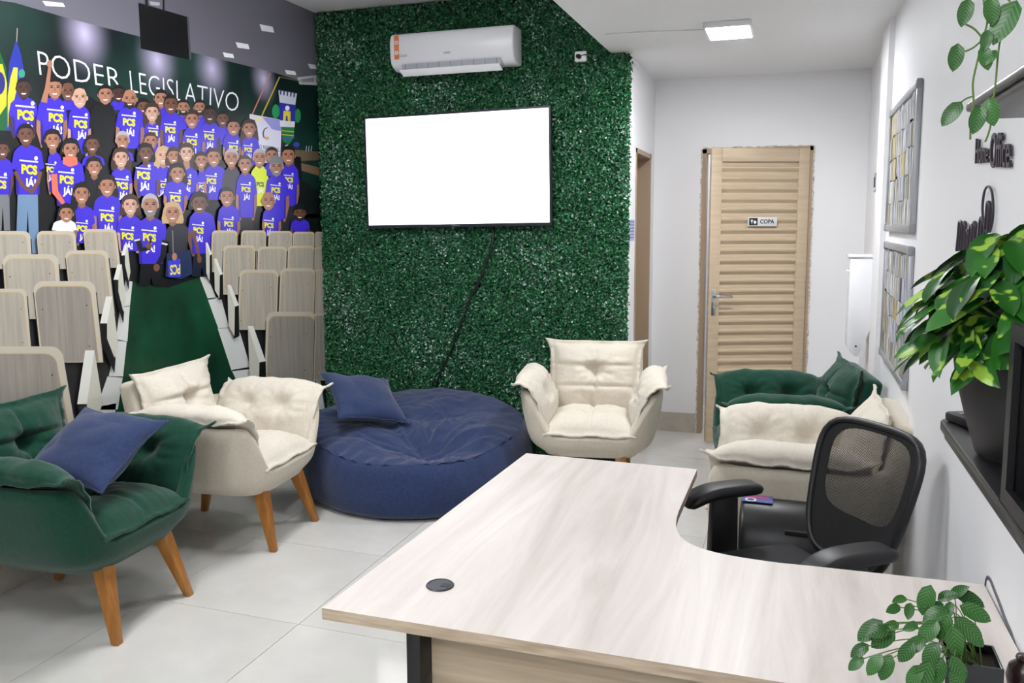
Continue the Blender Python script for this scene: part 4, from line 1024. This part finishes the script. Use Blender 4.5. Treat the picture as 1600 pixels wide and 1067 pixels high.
for k in range(5):
    a_ = 2*math.pi*k/5+.3
    MB().tube([(0.03*math.cos(a_), .03*math.sin(a_), .11), (.28*math.cos(a_), .28*math.sin(a_), .065)], [.026, .016], 8).build('base_spoke', M_BLACK, oc, smooth=True)
    o = MB().lathe([(.008, -.02), (.024, -.018), (.026, 0), (.024, .018), (.008, .02)], n=16).build('caster', M_BLACK, oc, smooth=True, loc=(.28*math.cos(a_), .28*math.sin(a_), .026)); o.rotation_euler = (math.pi/2, 0, a_)
# paper shredder between the chair and the cream armchair
sd = thing('paper_shredder', 'black plastic shredder with a blue printed sticker behind the office chair', 'shredder', (-.005, 3.0, 0))
prof = [(-.105, .02), (.105, .02), (.11, .515), (.095, .552), (.05, .555), (.01, .55), (-.035, .532), (-.07, .50), (-.098, .45), (-.11, .38), (-.112, .26)]
MB().prism(prof, -.155, .155, 'x').build('body', M_BLACK, sd, bevel=.016, seg=3, smooth=True)
bx('feed_slot', .0, .12, -.092, -.072, .485, .497, mat('slot_black', (4, 4, 5), .8), sd); bx('lid_seam', -.156, .156, -.111, .111, .372, .376, mat('slot_black'), sd)
MB().box(-.15, -.045, .012, .09, .5542, .5562).build('sticker', mat('card_blue', (86, 90, 158), .5), sd)
bx('sticker_red_band', -.14, -.06, .055, .08, .5562, .5566, mat('card_red', (190, 90, 120), .5), sd); MB().lathe([(.020, 0), (.020, .0004)], n=20).build('sticker_disc', M_WHITEP, sd, loc=(-.12, .034, .5562)); MB().lathe([(.013, 0), (.013, .0004)], n=20).build('sticker_dot', mat('card_blue2', (60, 66, 150), .5), sd, loc=(-.12, .034, .5566))
for sx in (-1, 1):
    for sy in (-1, 1): MB().lathe([(.015, 0), (.015, .02)], n=12).build('foot', M_BLACK, sd, loc=(.12*sx, .08*sy, 0))

# ------------------------------------------------------------------ shelves on the right wall
XW = XR-.010
def shelf(label, xe, yf, y0, z0, z1):
    t = thing('wall_shelf', label, 'shelf', (XW, yf, z0)); r = .035; th = z1-z0
    pts = [(0, 0), (0, y0-yf), (xe-XW, y0-yf)]+[(xe-XW+r-r*math.cos(math.radians(a_)), -r+r*math.sin(math.radians(a_))) for a_ in range(0, 91, 15)]
    ins = [(p[0]+(.006 if p[0] < -.01 else 0), p[1]-(.006 if p[1] > -.2 and p[0] < -.0 else 0)) for p in pts]
    MB().prism(pts, th*.42, th, 'z').build('top_board', M_DARKSHELF, t, bevel=.004, smooth=True)
    MB().prism(ins, 0, th*.42, 'z').build('under_moulding', M_DARKSHELF, t, bevel=.003, smooth=True)
    for yy in (y0-yf+.25, -.35): bx('bracket', -.12, -.0, yy-.012, yy+.012, -.012, 0, M_DARKSHELF, t)
    return t
ZS = 1.218
shelf('lower black wall shelf carrying the big potted plant', .24, 1.565, .2, ZS-.030, ZS)
shelf('upper black wall shelf with a trailing vine, at the top right', .24, 1.490, .2, 1.709, 1.732)
# remote
q = at_z(1491, 640, ZS+.01)
rm = thing('remote_control', 'small black remote at the far end of the lower shelf', 'remote', (.285, 1.50, ZS), math.radians(25))
bx('body', -.02, .02, -.05, .05, 0, .016, M_BLACK, rm, .005)
for k in range(4): bx('button', -.010, .010, -.035+k*.018, -.025+k*.018, .016, .0175, M_GREYP, rm)
# open black box on the shelf
bxo = thing('box_organiser', 'black open-fronted box on the lower shelf at the picture edge', 'box', (.25, 1.105, ZS))
H = .215; D = -.19
for nm, a_ in (('side', (0, .17, -.012, 0, 0, H)), ('side', (0, .17, D, D+.012, 0, H)), ('base', (0, .17, D+.012, -.012, 0, .012)), ('lid', (0, .17, D+.012, -.012, H-.012, H)), ('back', (.158, .17, D+.012, -.012, .012, H-.012)), ('front_stile', (-.008, 0, -.022, 0, 0, H)), ('front_stile', (-.008, 0, D, D+.022, 0, H)), ('front_rail', (-.008, 0, D+.022, -.022, 0, .02)), ('front_rail', (-.008, 0, D+.022, -.022, H-.02, H))):
    bx(nm, *a_, M_BLACKM, bxo)

# wall lettering
M_LET = mat('dark_acrylic', (46, 36, 50), .4)
wl = thing('wall_lettering', 'dark raised script sign reading Home Office on the white wall', 'sign', (0, 0, 0))
def on_wall(px, py): return at_x(px, py, XW)
def wall_text(body, tlx, tly, blx, bly, trx, try_, brx, bry):
    Q = [on_wall(*p) for p in ((tlx, tly), (trx, try_), (blx, bly), (brx, bry))]
    put_text('letters', body, lambda u, v: tuple((Q[0].lerp(Q[1], u)).lerp(Q[2].lerp(Q[3], u), 1-v)-Vector((.003, 0, 0))), M_LET, wl, .004, .25, .006, (-1, 0, 0))
wall_text('Home', 1529, 216, 1529, 256, 1550, 222, 1550, 254)
wall_text('Office', 1553, 208, 1553, 262, 1584, 206, 1585, 262)
ws = thing('wall_script', 'dark looped wire script sign above the big potted plant', 'sign', (0, 0, 0))
def stroke(name, pts, r=.0045):
    c_ = [catmull(pts, i/(8*(len(pts)-1))) for i in range(8*(len(pts)-1)+1)]
    MB().tube([on_wall(*p)-Vector((.008, 0, 0)) for p in c_], r, 6).build(name, M_LET, ws, smooth=True)
stroke('loop_stroke', [(1548, 375), (1556, 350), (1558, 325), (1556, 300), (1550, 291), (1544, 300), (1541, 325), (1543, 348), (1548, 365)], .003)
for (x0, yt, yb, w_) in ((1504, 346, 392, 4), (1511, 347, 392, 3.5), (1516, 360, 392, 3), (1522, 352, 388, 3.5), (1527, 347, 386, 3.5), (1538, 340, 382, 4), (1549, 316, 368, 4.5)):
    stroke('letter_stroke', [(x0-w_, yb), (x0-w_*.4, (yt+yb)/2), (x0, yt+4), (x0+w_*.5, yt), (x0+w_*.9, yt+6), (x0+w_*.6, (yt+yb)/2), (x0+w_*.2, yb)])

# ------------------------------------------------------------------ plants
def leaf_mesh(name, L_, W_, fold, droop, m, heart=.18, n=8):
    vs = []; fs = []
    for i in range(n+1):
        t = i/n; w_ = W_*1.55*t**.45*(1-t)**.72; back = -heart*L_*(1-t)**3*0
        for j, a_ in enumerate((-1, -.5, 0, .5, 1)):
            y = L_*t-(heart*L_*abs(a_)**1.5*max(0, 1-t*3.2)); 
            vs.append((a_*w_, y, fold*abs(a_)*w_-droop*L_*t*t+.04*W_*math.sin(t*9)*abs(a_)))
    for i in range(n):
        for j in range(4): fs.append((i*5+j, i*5+j+1, (i+1)*5+j+1, (i+1)*5+j))
    mb = MB(); mb.add(vs, fs); me = mb.build(name, m, None, smooth=True)
    d = me.data; bpy.data.objects.remove(me); return d
def leaf_material(name, dark, mid, lime, mode):
    m = mat(name, dark, .38, .5); nt, N, L, b = nodes(m)
    tc = N.new('ShaderNodeTexCoord'); oi = N.new('ShaderNodeObjectInfo'); sx = N.new('ShaderNodeSeparateXYZ'); L.new(tc.outputs['Object'], sx.inputs[0])
    add = N.new('ShaderNodeVectorMath'); add.operation = 'ADD'; cmb = N.new('ShaderNodeCombineXYZ'); mul = N.new('ShaderNodeMath'); mul.operation = 'MULTIPLY'; mul.inputs[1].default_value = 37
    L.new(oi.outputs['Random'], mul.inputs[0]); L.new(mul.outputs[0], cmb.inputs[2]); L.new(tc.outputs['Object'], add.inputs[0]); L.new(cmb.outputs[0], add.inputs[1])
    base = N.new('ShaderNodeMix'); base.data_type = 'RGBA'; base.inputs[6].default_value = rgba(dark); base.inputs[7].default_value = rgba(mid); L.new(oi.outputs['Random'], base.inputs[0])
    mx = N.new('ShaderNodeMix'); mx.data_type = 'RGBA'; mx.inputs[7].default_value = rgba(lime); L.new(base.outputs[2], mx.inputs[6])
    if mode == 'patch':
        nz = N.new('ShaderNodeTexNoise'); nz.inputs['Scale'].default_value = 26; nz.inputs['Detail'].default_value = 2
        L.new(add.outputs[0], nz.inputs['Vector']); gt = N.new('ShaderNodeMapRange'); gt.inputs[1].default_value = .575; gt.inputs[2].default_value = .61
        L.new(nz.outputs[0], gt.inputs[0]); L.new(gt.outputs[0], mx.inputs[0])
    else:
        ab = N.new('ShaderNodeMath'); ab.operation = 'ABSOLUTE'; L.new(sx.outputs[0], ab.inputs[0])
        w1 = N.new('ShaderNodeMath'); w1.operation = 'MULTIPLY_ADD'; w1.inputs[1].default_value = -1.1; L.new(ab.outputs[0], w1.inputs[0]); L.new(sx.outputs[1], w1.inputs[2])
        w2 = N.new('ShaderNodeMath'); w2.operation = 'MULTIPLY'; w2.inputs[1].default_value = 950; L.new(w1.outputs[0], w2.inputs[0])
        sn = N.new('ShaderNodeMath'); sn.operation = 'SINE'; L.new(w2.outputs[0], sn.inputs[0])
        gt = N.new('ShaderNodeMapRange'); gt.inputs[1].default_value = .35; gt.inputs[2].default_value = 1.0; gt.inputs[4].default_value = .5; L.new(sn.outputs[0], gt.inputs[0]); L.new(gt.outputs[0], mx.inputs[0])
    L.new(mx.outputs[2], b.inputs['Base Color']); b.inputs['Subsurface Weight'].default_value = 0
    return m
M_LEAFP = leaf_material('pothos_leaf', (16, 66, 22), (48, 112, 34), (150, 190, 66), 'patch')
M_LEAFV = leaf_material('vine_leaf', (20, 70, 26), (46, 100, 40), (110, 160, 74), 'vein')
M_STEM = mat('green_stem', (92, 120, 50), .5)
LP = [leaf_mesh('leaf', .072, .026, .22, .22, M_LEAFP), leaf_mesh('leaf', .062, .024, .3, .35, M_LEAFP), leaf_mesh('leaf', .080, .027, .2, .12, M_LEAFP)]
LV = [leaf_mesh('leaf', .046, .021, .15, .2, M_LEAFV, .22), leaf_mesh('leaf', .040, .019, .3, .3, M_LEAFV, .22)]
def put_leaf(me, parent, pos, ydir, normal, s=1.0):
    y = Vector(ydir).normalized(); z = Vector(normal); z = z-y*z.dot(y)
    if z.length < 1e-4: z = y.orthogonal()
    z.normalize(); x = y.cross(z)
    o = bpy.data.objects.new('leaf', me); COL.objects.link(o); o.parent = parent
    M_ = Matrix((x, y, z)).transposed().to_4x4(); M_.translation = Vector(pos); o.matrix_local = M_ @ Matrix.Scale(s, 4); return o
R3 = random.Random(11)
bp = thing('potted_plant', 'big variegated green foliage plant in a dark pot on the lower shelf', 'plant', (.318, 1.315, ZS))
M_POT = mat('dark_pot', (28, 27, 28), .55)
pot = MB().lathe([(.060, 0), (.066, .006), (.082, .06), (.095, .11), (.101, .152), (.098, .156), (.092, .15), (.085, .13), (.0, .13)], n=32).build('pot', M_POT, bp, smooth='auto')
MB().lathe([(.084, .128), (.084, .134)], n=20).build('soil', mat('soil', (40, 32, 26), .95), bp)
for k in range(215):
    u = R3.uniform(-.45, 1); ph = R3.uniform(0, 2*math.pi); rr_ = math.sqrt(max(0, 1-u*u))
    d = Vector((rr_*math.cos(ph), rr_*math.sin(ph), u))
    rad_ = R3.choice((.10, .125, .14, .15)); p = Vector((-.012, 0, .178))+Vector((d.x*rad_, d.y*rad_, d.z*rad_*.9))
    if p.z < .07: continue
    out = Vector((d.x, d.y, 0)); tang = Vector((-d.y, d.x, 0))
    yd = (out*.9+Vector((0, 0, -.55+.3*u))+tang*R3.uniform(-.9, .9)).normalized()
    p = p-yd*.03
    if p.x+max(0, yd.x)*.09+.318+.03 > XW-.012: continue
    put_leaf(R3.choice(LP), bp, p, yd, d*1.0+Vector((0, 0, .5))+Vector((R3.uniform(-.35, .35), R3.uniform(-.35, .35), 0)), R3.uniform(.75, 1.1))
for k in range(14):
    ph = 2*math.pi*k/14; d = Vector((math.cos(ph), math.sin(ph), 0))
    if d.x > .4: continue
    MB().tube([d*.02+Vector((0, 0, .13)), d*.05+Vector((0, 0, .19)), d*.09+Vector((0, 0, .21))], .002, 5).build('stem', M_STEM, bp)

# hanging vine from the upper shelf
hv = thing('hanging_vine', 'trailing vine with striped heart leaves hanging from the upper shelf', 'plant', (0, 0, 0))
def V(px, py, Y=1.04): return at_y(px, py, Y)
MB().lathe([(.045, 0), (.055, .09), (.058, .09), (.050, .085), (.0, .08)], (.33, .80, 1.732), 24).build('pot', M_POT, hv, smooth='auto')
def vine(pts, r=.0011, parent=hv):
    c_ = [catmull([tuple(p) for p in pts], i/(6*(len(pts)-1))) for i in range(6*(len(pts)-1)+1)]
    MB().tube(c_, r, 6).build('stem', M_STEM, parent, smooth=True)
top_ = Vector((.31, .81, 1.825))
vine([top_, Vector((.235, .97, 1.87)), V(1545, -25), V(1543, 30), V(1536, 60), V(1526, 100), V(1520, 130), V(1521, 160), V(1517, 190), V(1516, 218)])
vine([top_, Vector((.24, .95, 1.88)), V(1582, -25), V(1579, 10), V(1566, 50), V(1560, 80), V(1556, 125), V(1552, 160), V(1549, 190), V(1544, 210), V(1539, 222)])
vine([V(1535, 62), V(1520, 75), V(1503, 82)]); vine([V(1534, 58), V(1522, 45), V(1509, 38)]); vine([V(1521, 150), V(1508, 155), V(1496, 165)]); vine([V(1553, 150), V(1545, 158), V(1532, 165)])
cd_ = Vector((-.15, -.95, .1))
for (x0, y0, x1, y1, s) in ((1512, 5, 1503, 40, .95), (1548, 2, 1552, 38, .9), (1582, 12, 1550, 66, 1.25), (1496, 75, 1490, 110, .82), (1537, 78, 1545, 108, .9), (1497, 165, 1472, 195, .98), (1531, 172, 1521, 208, .95), (1546, 160, 1552, 196, .7), (1543, 52, 1538, 78, .6), (1554, 82, 1540, 100, .6)):
    a, b = V(x0, y0, 1.035), V(x1, y1, 1.03); L0 = (b-a).length
    put_leaf(LV[0], hv, a, b-a, cd_+Vector((R3.uniform(-.3, .3), 0, R3.uniform(-.1, .5))), L0/.046)

# small vine in a mirrored cube on the desk
dv = thing('desk_plant', 'small trailing vine in a dark mirrored cube pot on the desk', 'plant', (.302, 1.512, DZ))
m_mir = mat('dark_mirror_glass', (60, 62, 62), .06, .6, .7)
po = MB(); s = .042
po.box(-s, s, -s, s, 0, .006)
for q_ in ((-s, s, -s, -s+.004), (-s, s, s-.004, s), (-s, -s+.004, -s+.004, s-.004), (s-.004, s, -s+.004, s-.004)): po.box(*q_, .006, .085)
pot2 = po.build('cube_pot', m_mir, dv, bevel=.0008); bx('soil', -s+.004, s-.004, -s+.004, s-.004, .006, .07, mat('soil'), dv)
dpos = Vector((.302, 1.512, DZ))
def Dp(px, py, y): return at_y(px, py, y)-dpos
LEAVES = [(1452, 922, 1440, 958, 1.50, 1), (1413, 935, 1396, 938, 1.5, .7), (1403, 948, 1392, 953, 1.49, .6), (1422, 946, 1420, 958, 1.48, .8), (1372, 975, 1342, 998, 1.46, 1), (1385, 985, 1352, 990, 1.45, 1),
 (1392, 990, 1360, 1012, 1.46, 1), (1352, 1010, 1328, 1026, 1.45, .9), (1345, 1030, 1325, 1047, 1.44, .9), (1374, 1028, 1356, 1052, 1.44, 1), (1390, 1030, 1376, 1060, 1.44, 1), (1424, 1008, 1404, 1036, 1.44, 1.1), (1435, 1045, 1420, 1072, 1.43, 1.2), (1400, 975, 1378, 985, 1.47, .9),
 (1470, 935, 1495, 925, 1.51, 1), (1490, 930, 1510, 915, 1.52, .9), (1500, 928, 1536, 945, 1.52, 1.2), (1508, 950, 1552, 970, 1.50, 1.2), (1475, 955, 1440, 968, 1.48, 1.1), (1480, 965, 1462, 1000, 1.47, 1.2), (1460, 975, 1438, 1002, 1.46, 1.2), (1500, 970, 1532, 1000, 1.47, 1.2), (1488, 985, 1498, 1030, 1.45, 1.3), (1510, 985, 1540, 1012, 1.47, 1.1), (1440, 1000, 1415, 1018, 1.45, 1.1), (1462, 1010, 1445, 1040, 1.44, 1.1), (1490, 1030, 1510, 1066, 1.43, 1.2), (1470, 1035, 1458, 1070, 1.43, 1.2), (1500, 1045, 1488, 1080, 1.43, 1.1), (1470, 945, 1452, 950, 1.5, .9), (1485, 945, 1478, 965, 1.49, 1), (1430, 975, 1412, 985, 1.46, 1), (1450, 1040, 1436, 1080, 1.43, 1.1)]
for (x0, y0, x1, y1, yy, s_) in LEAVES:
    a, b = Dp(x0, y0, yy), Dp(x1, y1, yy-.012); a.z = max(a.z, .012); b.z = max(b.z, .008); L0 = (b-a).length
    put_leaf(R3.choice(LV), dv, a, b-a, Vector((R3.uniform(-.4, .1), -.8, R3.uniform(.3, 1))), max(.55, L0/.042))
    root = Vector((R3.uniform(-.02, .02), R3.uniform(-.02, .02), .07)); mid = (root+a)/2+Vector((0, 0, .03))
    if len(dv.children) % 2 == 0: vine([root, mid, a], .0009, dv)
jr = thing('vase', 'dark brown rounded vase at the lower right corner of the desk', 'vase', (.398, 1.575, DZ))
MB().lathe([(.018, 0), (.024, .006), (.028, .025), (.024, .045), (.012, .056), (.013, .062), (.008, .062), (.008, .05), (0, .05)], n=24).build('body', mat('brown_glaze', (44, 26, 28), .25), jr, smooth=True)
MB().lathe([(.0131, .056), (.0145, .060), (.0131, .064)], n=24).build('rim', mat('brown_glaze'), jr, smooth=True)
